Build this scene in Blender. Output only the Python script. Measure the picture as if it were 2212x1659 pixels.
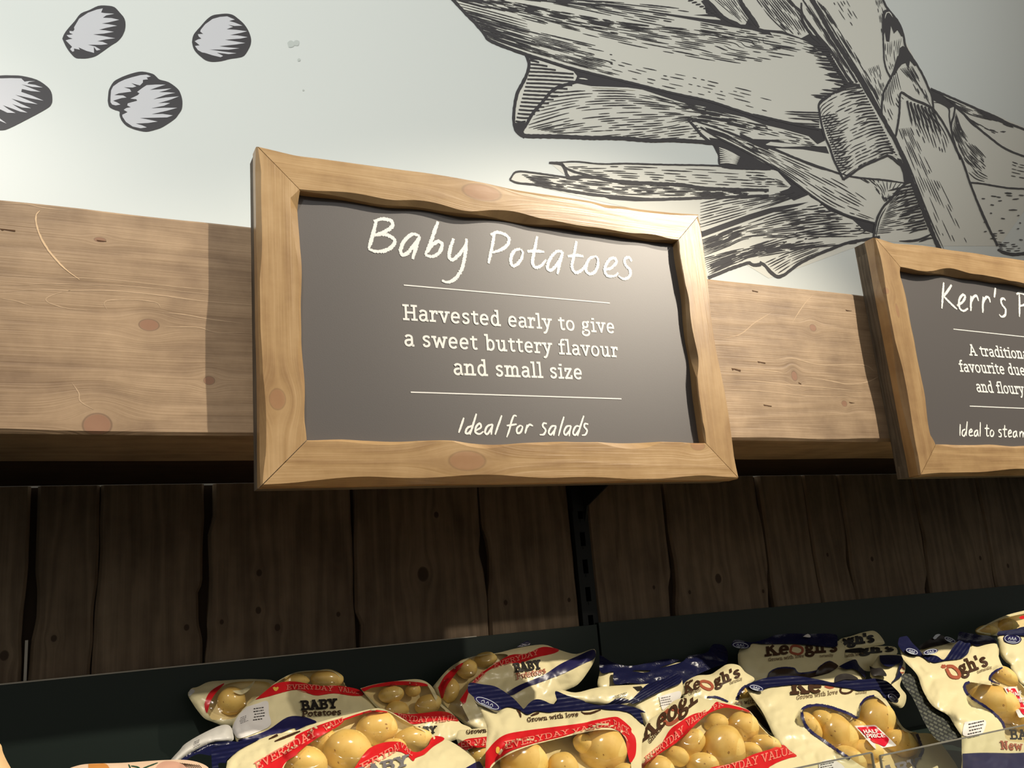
import bpy, bmesh, math, random
from math import sin, cos, pi, exp, sqrt, floor
from mathutils import Vector, Matrix, noise
from mathutils.bvhtree import BVHTree

for o in list(bpy.data.objects):
    bpy.data.objects.remove(o)
SC = bpy.context.scene
COL = SC.collection

# ------------------------------------------------------------------ camera
W, H, F = 2212.0, 1659.0, 1927.34
YAW, PITCH, ROLL = 0.47886482, 0.24124721, -0.08393172
CZ = 1.5                                     # eye height
def _axes():
    cy, sy, cp, sp = cos(YAW), sin(YAW), cos(PITCH), sin(PITCH)
    f = Vector((sy*cp, cy*cp, sp)); r = Vector((cy, -sy, 0)); u = r.cross(f)
    cr, sr = cos(ROLL), sin(ROLL)
    return cr*r + sr*u, -sr*r + cr*u, f
RX, UX, FX = _axes()
CAMP = Vector((0, 0, CZ))
cam_d = bpy.data.cameras.new('camera'); cam = bpy.data.objects.new('camera', cam_d); COL.objects.link(cam)
cam_d.sensor_fit = 'HORIZONTAL'; cam_d.sensor_width = 36.0; cam_d.lens = F*36.0/W
cam_d.clip_start = 0.02; cam_d.clip_end = 100
cam.matrix_world = Matrix(((RX.x, UX.x, -FX.x, 0), (RX.y, UX.y, -FX.y, 0), (RX.z, UX.z, -FX.z, CZ), (0, 0, 0, 1)))
SC.camera = cam
def ray(px, py):
    return (RX*((px-W/2)/F) + UX*(-(py-H/2)/F) + FX)
def at(px, py, Y):
    """the point of the place at depth Y (metres into the wall) seen at photo pixel px, py"""
    d = ray(px, py); return CAMP + d*(Y/d.y)

# ------------------------------------------------------------------ world, lamps, exposure
wd = bpy.data.worlds.new('world'); SC.world = wd; wd.use_nodes = True
_nt = wd.node_tree; bg = _nt.nodes['Background']; bg.inputs[0].default_value = (1.0, .95, .86, 1)
# the shop hall: bright ceiling half, dim floor half
_tc = _nt.nodes.new('ShaderNodeTexCoord'); _sx = _nt.nodes.new('ShaderNodeSeparateXYZ'); _mr = _nt.nodes.new('ShaderNodeMapRange')
_nt.links.new(_tc.outputs['Generated'], _sx.inputs[0]); _nt.links.new(_sx.outputs['Z'], _mr.inputs['Value'])
_mr.inputs['From Min'].default_value = -.15; _mr.inputs['From Max'].default_value = .45; _mr.inputs['To Min'].default_value = .02; _mr.inputs['To Max'].default_value = .47
_nt.links.new(_mr.outputs['Result'], bg.inputs[1])
def spot(name, loc, target, energy, col, size, blend, rad):
    l = bpy.data.lights.new(name, 'SPOT'); o = bpy.data.objects.new(name, l); COL.objects.link(o)
    l.energy = energy; l.color = col; l.spot_size = math.radians(size); l.spot_blend = blend; l.shadow_soft_size = rad
    o.location = loc; o.rotation_euler = (Vector(target)-Vector(loc)).to_track_quat('-Z', 'Y').to_euler()
    return o
# warm track spot right of the bay (its shadows fix its place)
spot('track_spot_right', (2.6, -1.07, CZ+2.55), (.82, 1.03, CZ-.52), 620, (1, .89, .725), 43, .46, .022)
spot('added_glint_spot', (2.55, -1.07, CZ+1.62), (.84, 1.0, CZ+.46), 200, (1, .88, .72), 16, 1.0, .03)  # added lower spot, put in for the glint and brightness at the frame corner
# its neighbour, aimed at the bay to the left
spot('track_spot_bay_left', (-.55, -1.07, CZ+2.3), (-.55, 1.05, CZ+.16), 165, (1, .90, .79), 40, .7, .03)
# whiter track spot that washes the mural further left
spot('track_spot_left', (-1.3, -1.7, CZ+1.62), (.30, 1.46, CZ+2.02), 370, (.97, 1, .985), 57, .42, .12)
SC.view_settings.view_transform = 'Standard'; SC.view_settings.look = 'None'
SC.view_settings.exposure = 0.0; SC.view_settings.gamma = 1.0; SC.view_settings.use_curve_mapping = False

# ------------------------------------------------------------------ object helpers
def link(o, parent=None):
    COL.objects.link(o)
    if parent is not None:
        o.parent = parent
        o.matrix_parent_inverse = Matrix.Translation(-parent.location)
    return o
def tag(o, label=None, cat=None, group=None, kind=None):
    if label: o['label'] = label
    if cat: o['category'] = cat
    if group: o['group'] = group
    if kind: o['kind'] = kind
    return o
def empty(name, loc, label, cat, group=None):
    o = bpy.data.objects.new(name, None); COL.objects.link(o); o.location = loc; o.empty_display_size = .02
    return tag(o, label, cat, group)
class MB:
    """collects vertices and faces, then links them as one mesh object"""
    def __init__(s): s.v = []; s.f = []; s.m = []; s.gc = None; s.sm = []
    def add(s, vs, fs, mi=0, gc=None, smooth=False):
        b = len(s.v); s.v += [tuple(p) for p in vs]
        for f in fs:
            s.f.append(tuple(b+i for i in f)); s.m.append(mi); s.sm.append(smooth)
        if gc is not None:
            if s.gc is None: s.gc = [(0, 0, 0)]*b
            s.gc += [tuple(g) for g in gc]
        elif s.gc is not None: s.gc += [(0, 0, 0)]*len(vs)
        return b
    def box(s, a, b, mi=0, gax=None, goff=(0, 0, 0)):
        vs = [(x, y, z) for x in (a[0], b[0]) for y in (a[1], b[1]) for z in (a[2], b[2])]
        fs = [(0, 1, 3, 2), (4, 6, 7, 5), (0, 4, 5, 1), (2, 3, 7, 6), (0, 2, 6, 4), (1, 5, 7, 3)]
        g = None
        if gax is not None: g = [tuple(v[gax[k]]+goff[k] for k in range(3)) for v in vs]
        s.add(vs, fs, mi, g)
    def grid(s, P, mi=0, smooth=True, gc=None, keep=None):
        nr, nc = len(P), len(P[0]); vs = [p for r in P for p in r]
        fs = []
        for i in range(nr-1):
            for j in range(nc-1):
                q = (i*nc+j, i*nc+j+1, (i+1)*nc+j+1, (i+1)*nc+j)
                if keep is None or keep(i, j): fs.append(q)
        s.add(vs, fs, mi, [g for r in gc for g in r] if gc else None, smooth)
    def build(s, name, mats, parent=None):
        me = bpy.data.meshes.new(name); me.from_pydata(s.v, [], s.f)
        for m in (mats if isinstance(mats, (list, tuple)) else [mats]): me.materials.append(m)
        me.polygons.foreach_set('material_index', s.m); me.polygons.foreach_set('use_smooth', s.sm)
        if s.gc is not None:
            a = me.attributes.new('gc', 'FLOAT_VECTOR', 'POINT'); a.data.foreach_set('vector', [c for g in s.gc for c in g])
        me.update()
        return link(bpy.data.objects.new(name, me), parent)
def spline(pts, n=8):
    """Catmull-Rom through points of any dimension"""
    if len(pts) < 3: 
        a, b = pts[0], pts[-1]
        return [tuple(x+(y-x)*k/n for x, y in zip(a, b)) for k in range(n+1)]
    P = [tuple(2*x-y for x, y in zip(pts[0], pts[1]))] + [tuple(p) for p in pts] + [tuple(2*x-y for x, y in zip(pts[-1], pts[-2]))]
    out = []
    for i in range(1, len(P)-2):
        for k in range(n):
            t = k/n; t2 = t*t; t3 = t2*t
            out.append(tuple(.5*(2*b + (c-a)*t + (2*a-5*b+4*c-d)*t2 + (3*b-a-3*c+d)*t3) for a, b, c, d in zip(P[i-1], P[i], P[i+1], P[i+2])))
    out.append(tuple(pts[-1])); return out
def resample(pts, n):
    L = [0.]
    for a, b in zip(pts, pts[1:]): L.append(L[-1]+sqrt(sum((x-y)**2 for x, y in zip(a, b))))
    out = []; j = 0
    for k in range(n):
        s = L[-1]*k/(n-1)
        while j < len(L)-2 and L[j+1] < s: j += 1
        t = (s-L[j])/max(L[j+1]-L[j], 1e-12)
        out.append(tuple(x+(y-x)*t for x, y in zip(pts[j], pts[j+1])))
    return out
def length(pts): return sum(sqrt(sum((x-y)**2 for x, y in zip(a, b))) for a, b in zip(pts, pts[1:]))
def ribbon2d(pts, w, jit=0., rnd=None, taper=(1., 1.)):
    """quad strip around a 2-D polyline, w = full width (number or list); returns left and right rails"""
    n = len(pts); L, R = [], []
    for i, p in enumerate(pts):
        a = pts[max(i-1, 0)]; b = pts[min(i+1, n-1)]
        dx, dy = b[0]-a[0], b[1]-a[1]; d = sqrt(dx*dx+dy*dy) or 1e-9
        t = i/max(n-1, 1)
        ww = (w[i] if isinstance(w, (list, tuple)) else w)*.5
        ww *= (taper[0]+(1-taper[0])*min(1, t*4))*(taper[1]+(1-taper[1])*min(1, (1-t)*4))
        wl = ww*(1+(rnd.uniform(-jit, jit) if rnd else 0)); wr = ww*(1+(rnd.uniform(-jit, jit) if rnd else 0))
        L.append((p[0]-dy/d*wl, p[1]+dx/d*wl)); R.append((p[0]+dy/d*wr, p[1]-dx/d*wr))
    return L, R
def inside(poly, x, y):
    c = False; j = len(poly)-1
    for i in range(len(poly)):
        xi, yi = poly[i][:2]; xj, yj = poly[j][:2]
        if (yi > y) != (yj > y) and x < (xj-xi)*(y-yi)/(yj-yi)+xi: c = not c
        j = i
    return c
def tess(poly):
    from mathutils.geometry import tessellate_polygon
    return tessellate_polygon([[Vector((p[0], p[1], 0)) for p in poly]])

# ------------------------------------------------------------------ materials
def lin(c):
    f = lambda v: v/12.92 if v <= .04045 else ((v+.055)/1.055)**2.4
    return (f(c[0]/255), f(c[1]/255), f(c[2]/255), 1)
def newmat(name):
    m = bpy.data.materials.new(name); m.use_nodes = True
    nt = m.node_tree; b = nt.nodes['Principled BSDF']
    return m, nt, b
def plain(name, c, rough=.6, spec=.5, metal=0., bump=None):
    m, nt, b = newmat(name)
    b.inputs['Base Color'].default_value = lin(c); b.inputs['Roughness'].default_value = rough
    b.inputs['Specular IOR Level'].default_value = spec; b.inputs['Metallic'].default_value = metal
    if bump:
        N = nt.nodes.new('ShaderNodeTexNoise'); N.inputs['Scale'].default_value = bump[0]; N.inputs['Detail'].default_value = 4
        tc = nt.nodes.new('ShaderNodeTexCoord'); nt.links.new(tc.outputs['Object'], N.inputs['Vector'])
        B = nt.nodes.new('ShaderNodeBump'); B.inputs['Strength'].default_value = bump[1]; B.inputs['Distance'].default_value = .002
        nt.links.new(N.outputs['Fac'], B.inputs['Height']); nt.links.new(B.outputs['Normal'], b.inputs['Normal'])
    return m
def math_n(nt, op, a, b=None, clamp=False):
    n = nt.nodes.new('ShaderNodeMath'); n.operation = op; n.use_clamp = clamp
    for i, x in enumerate((a, b)):
        if x is None: continue
        if isinstance(x, (int, float)): n.inputs[i].default_value = x
        else: nt.links.new(x, n.inputs[i])
    return n.outputs[0]
def mixc(nt, fac, a, b):
    n = nt.nodes.new('ShaderNodeMix'); n.data_type = 'RGBA'
    for sock, x in ((n.inputs[0], fac), (n.inputs[6], a), (n.inputs[7], b)):
        if isinstance(x, (int, float)): sock.default_value = x
        elif isinstance(x, tuple): sock.default_value = x
        else: nt.links.new(x, sock)
    return n.outputs[2]
def ramp(nt, fac, stops):
    r = nt.nodes.new('ShaderNodeValToRGB'); nt.links.new(fac, r.inputs[0])
    e = r.color_ramp.elements
    while len(e) < len(stops): e.new(.5)
    for el, (p, c) in zip(e, stops): el.position = p; el.color = c
    return r.outputs[0]
def wood(name, light, mid, dark, rough=.42, knots=(), scale=1., bump=.25, stain=.35, spec=.5, knotcol=(120, 72, 55), ring=95., rw=.26, kmix=.8):
    """grain follows the 'gc' attribute: x along the board, y across it; knots are (x, y, rx, ry)"""
    m, nt, b = newmat(name); L = nt.links
    at_ = nt.nodes.new('ShaderNodeAttribute'); at_.attribute_name = 'gc'
    sep = nt.nodes.new('ShaderNodeSeparateXYZ'); L.new(at_.outputs['Vector'], sep.inputs[0])
    x, y, z = sep.outputs
    kn = None; rim = None; dist = y
    for (kx, ky, rx, ry) in knots:
        dx = math_n(nt, 'DIVIDE', math_n(nt, 'SUBTRACT', x, kx), rx); dy = math_n(nt, 'DIVIDE', math_n(nt, 'SUBTRACT', y, ky), ry)
        d2 = math_n(nt, 'ADD', math_n(nt, 'MULTIPLY', dx, dx), math_n(nt, 'MULTIPLY', dy, dy))
        g = math_n(nt, 'EXPONENT', math_n(nt, 'MULTIPLY', d2, -.16))           # grain swells round the knot
        dist = math_n(nt, 'SUBTRACT', dist, math_n(nt, 'MULTIPLY', math_n(nt, 'MULTIPLY', dy, g), ry*1.1))
        core = math_n(nt, 'SUBTRACT', 1., math_n(nt, 'MULTIPLY', math_n(nt, 'SUBTRACT', d2, .75), 2.5), True)
        kn = core if kn is None else math_n(nt, 'MAXIMUM', kn, core)
        rm = math_n(nt, 'SUBTRACT', 1., math_n(nt, 'MULTIPLY', math_n(nt, 'ABSOLUTE', math_n(nt, 'SUBTRACT', d2, 1.05)), 4.), True)
        rim = rm if rim is None else math_n(nt, 'MAXIMUM', rim, rm)
    cmb = nt.nodes.new('ShaderNodeCombineXYZ')
    L.new(math_n(nt, 'MULTIPLY', x, 2.2*scale), cmb.inputs[0]); L.new(math_n(nt, 'MULTIPLY', dist, 16*scale), cmb.inputs[1]); L.new(z, cmb.inputs[2])
    n1 = nt.nodes.new('ShaderNodeTexNoise'); n1.inputs['Scale'].default_value = 1.6; n1.inputs['Detail'].default_value = 3; L.new(cmb.outputs[0], n1.inputs['Vector'])
    # growth rings
    ph = math_n(nt, 'ADD', math_n(nt, 'MULTIPLY', dist, ring*6.28*scale*.55), math_n(nt, 'MULTIPLY', n1.outputs['Fac'], 26.))
    rings = math_n(nt, 'ADD', math_n(nt, 'MULTIPLY', math_n(nt, 'SINE', ph), .5), .5)
    # fine fibres
    cm2 = nt.nodes.new('ShaderNodeCombineXYZ')
    L.new(math_n(nt, 'MULTIPLY', x, 9.), cm2.inputs[0]); L.new(math_n(nt, 'MULTIPLY', dist, 420.), cm2.inputs[1]); L.new(z, cm2.inputs[2])
    n2 = nt.nodes.new('ShaderNodeTexNoise'); n2.inputs['Scale'].default_value = 1.; n2.inputs['Detail'].default_value = 3; L.new(cm2.outputs[0], n2.inputs['Vector'])
    # blotchy stain
    n3 = nt.nodes.new('ShaderNodeTexNoise'); n3.inputs['Scale'].default_value = 11.; n3.inputs['Detail'].default_value = 5; n3.inputs['Roughness'].default_value = .62
    L.new(at_.outputs['Vector'], n3.inputs['Vector'])
    t = math_n(nt, 'ADD', math_n(nt, 'MULTIPLY', rings, rw), math_n(nt, 'MULTIPLY', n2.outputs['Fac'], .34))
    t = math_n(nt, 'ADD', t, math_n(nt, 'MULTIPLY', math_n(nt, 'SUBTRACT', n3.outputs['Fac'], .5), stain*2.2))
    t = math_n(nt, 'ADD', t, .33-rw*.5, True)
    col = ramp(nt, t, [(.12, lin(dark)), (.5, lin(mid)), (.88, lin(light))])
    if kn is not None:
        rk = math_n(nt, 'MULTIPLY', kn, kmix)
        col = mixc(nt, rk, col, lin(knotcol))
        col = mixc(nt, math_n(nt, 'MULTIPLY', rim, kmix*.7), col, lin(tuple(v*.55 for v in knotcol)))
    L.new(col, b.inputs['Base Color'])
    b.inputs['Specular IOR Level'].default_value = spec
    L.new(math_n(nt, 'ADD', math_n(nt, 'MULTIPLY', n2.outputs['Fac'], .16), rough-.08), b.inputs['Roughness'])
    B = nt.nodes.new('ShaderNodeBump'); B.inputs['Strength'].default_value = bump; B.inputs['Distance'].default_value = .0012
    hgt = math_n(nt, 'ADD', math_n(nt, 'MULTIPLY', rings, .5), n2.outputs['Fac'])
    L.new(hgt, B.inputs['Height']); L.new(B.outputs['Normal'], b.inputs['Normal'])
    return m
def film(name, tint=(255, 250, 240), haze=.10, gloss=.16):
    """clear packaging film: mostly see-through, a glossy skin, a little milky"""
    m, nt, b = newmat(name); nt.nodes.remove(b); L = nt.links
    out = nt.nodes['Material Output']
    tr = nt.nodes.new('ShaderNodeBsdfTransparent'); tr.inputs[0].default_value = lin(tint)
    df = nt.nodes.new('ShaderNodeBsdfDiffuse'); df.inputs[0].default_value = lin((222, 205, 180))
    gl = nt.nodes.new('ShaderNodeBsdfGlossy'); gl.inputs['Roughness'].default_value = .17
    fr = nt.nodes.new('ShaderNodeLayerWeight'); fr.inputs[0].default_value = .5
    fac = math_n(nt, 'MULTIPLY', math_n(nt, 'POWER', fr.outputs['Facing'], 4.), .45)
    m1 = nt.nodes.new('ShaderNodeMixShader'); m1.inputs[0].default_value = haze; L.new(tr.outputs[0], m1.inputs[1]); L.new(df.outputs[0], m1.inputs[2])
    m2 = nt.nodes.new('ShaderNodeMixShader'); L.new(math_n(nt, 'ADD', fac, gloss, True), m2.inputs[0]); L.new(m1.outputs[0], m2.inputs[1]); L.new(gl.outputs[0], m2.inputs[2])
    L.new(m2.outputs[0], out.inputs[0])
    return m
# ------------------------------------------------------------------ lettering: a stroke font with slab serifs, and a plain one
SERIF = {
'a':(62,"~10,57 20,66 34,67 46,60 48,46;48,46 48,16;~48,16 51,6 61,7;~48,40 30,40 13,34 9,21 16,8 30,5 42,12 48,22"),
'b':(70,"8,100 20,100;20,100 20,6;~20,20 30,7 42,5 56,16 60,36 56,57 42,68 30,65 20,52"),
'c':(60,"~50,54 42,66 31,68 18,61 11,46 10,32 14,16 26,6 40,6 52,14"),
'd':(72,"40,100 52,100;52,100 52,6;52,6 64,6;~52,20 42,7 30,5 16,16 11,36 16,57 30,68 42,65 52,52"),
'e':(64,"12,38 54,38;~54,38 52,55 42,66 31,68 18,61 11,46 10,32 14,16 26,6 40,6 53,14"),
'f':(46,"8,67 42,67;8,6 36,6;~22,6 22,40 22,80 28,96 40,100 48,97"),
'g':(66,"~31,68 18,62 14,48 20,34 31,30 43,35 48,48 43,62 31,68;~44,62 52,69 62,66;~22,32 14,24 18,14 32,11 48,8 56,-4 48,-20 30,-26 12,-20 7,-8 16,6 22,10"),
'h':(74,"6,100 18,100;18,100 18,6;6,6 30,6;~18,50 30,64 42,68 53,60 55,46;55,46 55,6;44,6 68,6"),
'i':(36,"6,67 19,67;19,67 19,6;6,6 32,6;15,92 23,92"),
'l':(36,"6,100 19,100;19,100 19,6;6,6 32,6"),
'm':(104,"6,67 18,67;18,67 18,6;6,6 30,6;~18,50 28,64 38,68 49,60 51,46;51,46 51,6;42,6 61,6;~51,50 62,64 72,68 83,60 85,46;85,46 85,6;76,6 98,6"),
'n':(74,"6,67 18,67;18,67 18,6;6,6 30,6;~18,50 30,64 42,68 53,60 55,46;55,46 55,6;44,6 68,6"),
'o':(66,"~33,68 18,62 10,46 10,28 18,11 33,5 48,11 56,28 56,46 48,62 33,68"),
'p':(70,"6,67 20,67;20,67 20,-26;6,-26 34,-26;~20,20 30,7 42,5 56,16 60,36 56,57 42,68 30,65 20,52"),
'r':(52,"6,67 18,67;18,67 18,6;6,6 32,6;~18,46 26,61 36,68 46,66;46,66 46,56"),
's':(56,"~45,56 42,65 30,68 16,63 13,52 22,42 36,36 45,26 42,12 28,5 15,9 11,20"),
't':(48,"8,67 42,67;~22,88 22,50 22,22 26,9 36,6 46,11"),
'u':(74,"6,67 18,67;~18,67 18,30 20,14 30,5 42,8 54,24;42,67 54,67;54,67 54,6;54,6 66,6"),
'v':(66,"4,67 24,67;44,67 64,67;13,67 33,6;33,6 54,67"),
'w':(94,"4,67 22,67;74,67 92,67;13,67 28,6;28,6 47,60;47,60 66,6;66,6 83,67"),
'y':(66,"4,67 24,67;44,67 64,67;13,67 34,8;~54,67 34,8 24,-16 14,-25 4,-22"),
'z':(58,"10,54 10,67;10,67 48,67;48,67 10,6;10,6 50,6;50,6 50,19"),
"'":(22,"11,98 10,80"), ' ':(34,""), '.':(26,"10,6 15,6"),
'H':(88,"6,94 32,94;19,94 19,6;6,6 32,6;56,94 82,94;69,94 69,6;56,6 82,6;19,50 69,50"),
'A':(84,"42,95 14,6;42,95 72,6;2,6 26,6;60,6 84,6;24,36 62,36;32,95 44,95"),
'B':(78,"6,94 44,94;19,94 19,6;6,6 46,6;~44,94 60,88 62,74 56,58 44,53;19,53 44,53;~44,53 62,46 68,30 62,12 46,6"),
'Y':(80,"2,94 26,94;54,94 78,94;14,94 40,46;40,46 66,94;40,46 40,6;26,6 54,6"),
'P':(74,"6,94 44,94;19,94 19,6;6,6 34,6;~44,94 62,86 66,70 60,52 44,46;19,46 44,46"),
'E':(74,"6,94 66,94;66,94 66,78;19,94 19,6;6,6 68,6;68,6 68,24;19,51 50,51;50,60 50,42"),
'V':(82,"2,94 26,94;56,94 80,94;14,94 41,6;41,6 68,94"),
'R':(82,"6,94 44,94;19,94 19,6;6,6 34,6;~44,94 60,87 63,72 57,56 44,50;19,50 44,50;46,50 70,6;70,6 82,6"),
'D':(84,"6,94 40,94;19,94 19,6;6,6 40,6;~40,94 62,86 72,64 72,36 62,14 40,6"),
'L':(70,"6,94 34,94;19,94 19,6;6,6 64,6;64,6 64,26"),
'U':(84,"2,94 28,94;56,94 82,94;~15,94 15,40 20,14 42,5 64,14 69,40 69,94"),
'C':(78,"~68,76 58,91 42,96 22,88 11,64 11,36 22,12 42,4 60,9 70,22;68,94 68,76"),
'K':(86,"6,94 32,94;19,94 19,6;6,6 32,6;66,94 20,46;36,60 72,6;58,6 84,6;56,94 80,94"),
'G':(84,"~66,76 58,91 42,96 22,88 11,64 11,36 22,12 42,4 58,8 67,18;67,18 67,42;52,42 78,42;66,94 66,76"),
'N':(88,"4,94 20,94;20,94 66,6;18,94 18,6;6,6 30,6;68,94 68,6;56,94 80,94"),
}
SANS = {
'H':(74,"14,94 14,6;60,94 60,6;14,50 60,50"), 'A':(76,"6,6 38,95;38,95 70,6;18,34 58,34"), 'L':(58,"14,94 14,6;14,6 54,6"),
'F':(58,"54,94 14,94;14,94 14,6;14,52 48,52"), 'P':(66,"14,6 14,94;14,94 42,94;~42,94 58,86 60,70 54,52 42,46;42,46 14,46"),
'R':(70,"14,6 14,94;14,94 42,94;~42,94 58,86 60,70 54,52 42,46;42,46 14,46;40,46 62,6"), 'I':(28,"14,94 14,6"),
'C':(70,"~62,80 50,94 38,96 20,86 12,62 12,38 20,14 38,4 50,6 62,20"), 'E':(64,"56,94 14,94;14,94 14,6;14,6 58,6;14,52 50,52"), ' ':(30,""),
}
def layout(text, font=SERIF, track=0):
    """strokes of a line of text; cap height is 1.0; returns (strokes, total width)"""
    x = 0.; out = []
    for ch in text:
        adv, s = font[ch]
        for st in filter(None, s.split(';')):
            sm = st[0] == '~'
            pts = [tuple(float(c)/100 for c in q.split(',')) for q in st.lstrip('~').split()]
            out.append(([(x+p[0], p[1]) for p in pts], sm))
        x += adv/100+track
    return out, x-track
STRIP = [0]
def text_quads(strokes, w, step=.12):
    """2-D quad strips (lists of left/right rails) for text strokes of weight w (in cap heights)"""
    res = []
    for pts, sm in strokes:
        if sm: p = spline(pts, 5)
        else:
            (a, b), = zip(pts[:1], pts[-1:])
            d = sqrt((b[0]-a[0])**2+(b[1]-a[1])**2) or 1e-6
            ex, ey = (b[0]-a[0])/d*w*.48, (b[1]-a[1])/d*w*.48
            a = (a[0]-ex, a[1]-ey); b = (b[0]+ex, b[1]+ey); n = max(2, int(d/step)+1)
            p = [(a[0]+(b[0]-a[0])*k/n, a[1]+(b[1]-a[1])*k/n) for k in range(n+1)]
        res.append(ribbon2d(p, w))
    return res
def add_strips(mb, strips, fn, mi=0):
    for Lr, Rr in strips:
        STRIP[0] = (STRIP[0]+1) % 97                 # overlapping strips must not share one plane
        n = len(Lr); vs = [fn(*p) for p in Lr]+[fn(*p) for p in Rr]
        mb.add(vs, [(i, i+1, n+i+1, n+i) for i in range(n-1)], mi)

# ------------------------------------------------------------------ the setting
YS, YBOARD, YBACK, YBEAM, YBEAM2, YPLANK, YWALL, YPANEL = 1.0, 1.0146, 1.0225, 1.047, 1.2135, 1.42, 1.46, 1.395
M_wall = plain('mural_paper', (231, 235, 230), .38, .35)
M_ink = plain('mural_ink', (74, 72, 74), .5, .3)
M_pot = plain('mural_potato_tint', (216, 216, 219), .38, .35)
M_leaf = plain('mural_leaf_tint', (233, 231, 219), .38, .35)
M_smudge = plain('wall_smudge', (205, 211, 205), .5, .3)
M_floor = plain('floor_tile', (70, 66, 62), .5)
# --- mural: a flat print on the wall, leeks and potatoes engraved in dark ink (outline traced, laid on the wall plane)
wl = MB(); wl.box((-2.4, YWALL, 0), (4.6, YWALL+.1, 3.6))
MR = random.Random(77)
_lift = [0]
def WP(px, py, lay=0):
    p = at(px, py, YWALL); return (p.x, YWALL-.0003-.0004*lay-(_lift[0] % 60)*6e-6, p.z)
def crop(x0, y0, sc=3.16): return lambda pts: [(x0+x/sc, y0+y/sc) for x, y in pts]
c1, c2, c3 = crop(0, 0), crop(960, 0), crop(1512, 0); c5 = crop(1060, 380, 3.687); c8 = crop(1712, 480, 2.764); c9 = crop(1850, 490, 6.11)
def area(poly, mi=1, lay=1, smooth=0):
    if smooth: poly = spline(list(poly)+[poly[0]], smooth)[:-1]
    _lift[0] += 1
    for i, t in enumerate(tess(poly)):                # every triangle on its own hair-thin level, so traced overlaps stay clean
        wl.add([(lambda p: (p[0], p[1]-i*1.5e-6, p[2]))(WP(*poly[k][:2], lay)) for k in t], [(0, 1, 2)], mi)
def ink(pts, w, taper=(.25, .25), jit=.16, lay=2, n=6, mi=1):
    p = spline(pts, n); p = resample(p, max(6, int(length(p)/5))); _lift[0] += 1
    L, R = ribbon2d(p, w, jit, MR, taper); n_ = len(L); V = []
    for S in (L, R):
        for i, q in enumerate(S): a_ = WP(q[0], q[1], lay); V.append((a_[0], a_[1]-i*1.2e-6, a_[2]))
    wl.add(V, [(i, i+1, n_+i+1, n_+i) for i in range(n_-1)], mi)
def dashed(pts, w, dens=.6, lay=2, dl=(14, 60)):
    """an engraving line: long strokes broken into dashes"""
    p = spline(pts, 6); Ln = length(p); 
    if Ln < 6: return
    p = resample(p, max(8, int(Ln/3))); s = 0; n = len(p)
    while s < Ln:
        if dens >= .99: l = Ln
        else: l = MR.uniform(*dl)
        a, b = int(s/Ln*(n-1)), int(min(1, (s+l)/Ln)*(n-1))
        if b-a >= 2: ink(p[a:b+1:2] if b-a > 6 else p[a:b+1], w*MR.uniform(.55, .95), (.3, .3), .2, lay, 2)
        s += l + (0 if dens >= .99 else MR.uniform(.3, 1.)*l*(1-dens)/max(dens, .05))
def hatch(A, B, n, w, dens=.6, jit=.13, t0=0., t1=1., dl=(14, 60), lay=2):
    """n lines blending from curve A to curve B"""
    a, b = resample(spline(A, 6), 14), resample(spline(B, 6), 14)
    for k in range(n):
        t = (k+.5+MR.uniform(-jit, jit))/n
        q = [(x0+(x1-x0)*t, y0+(y1-y0)*t) for (x0, y0), (x1, y1) in zip(a, b)]
        i0 = int(13*max(0, t0+MR.uniform(-.04, .04))); i1 = int(13*min(1, t1+MR.uniform(-.06, .06)))+1
        if callable(dens): d_ = dens(t)
        else: d_ = dens
        if i1-i0 > 2: dashed(q[i0:i1], w, d_, lay, dl)
def spikes(base, tips, w, side=1):
    """short tapering bristles"""
    a, b = base, tips
    for (x0, y0), (x1, y1) in zip(a, b): ink([(x0, y0), ((x0+x1)/2, (y0+y1)/2+.4), (x1, y1)], w, (1, .05), .1)
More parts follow.
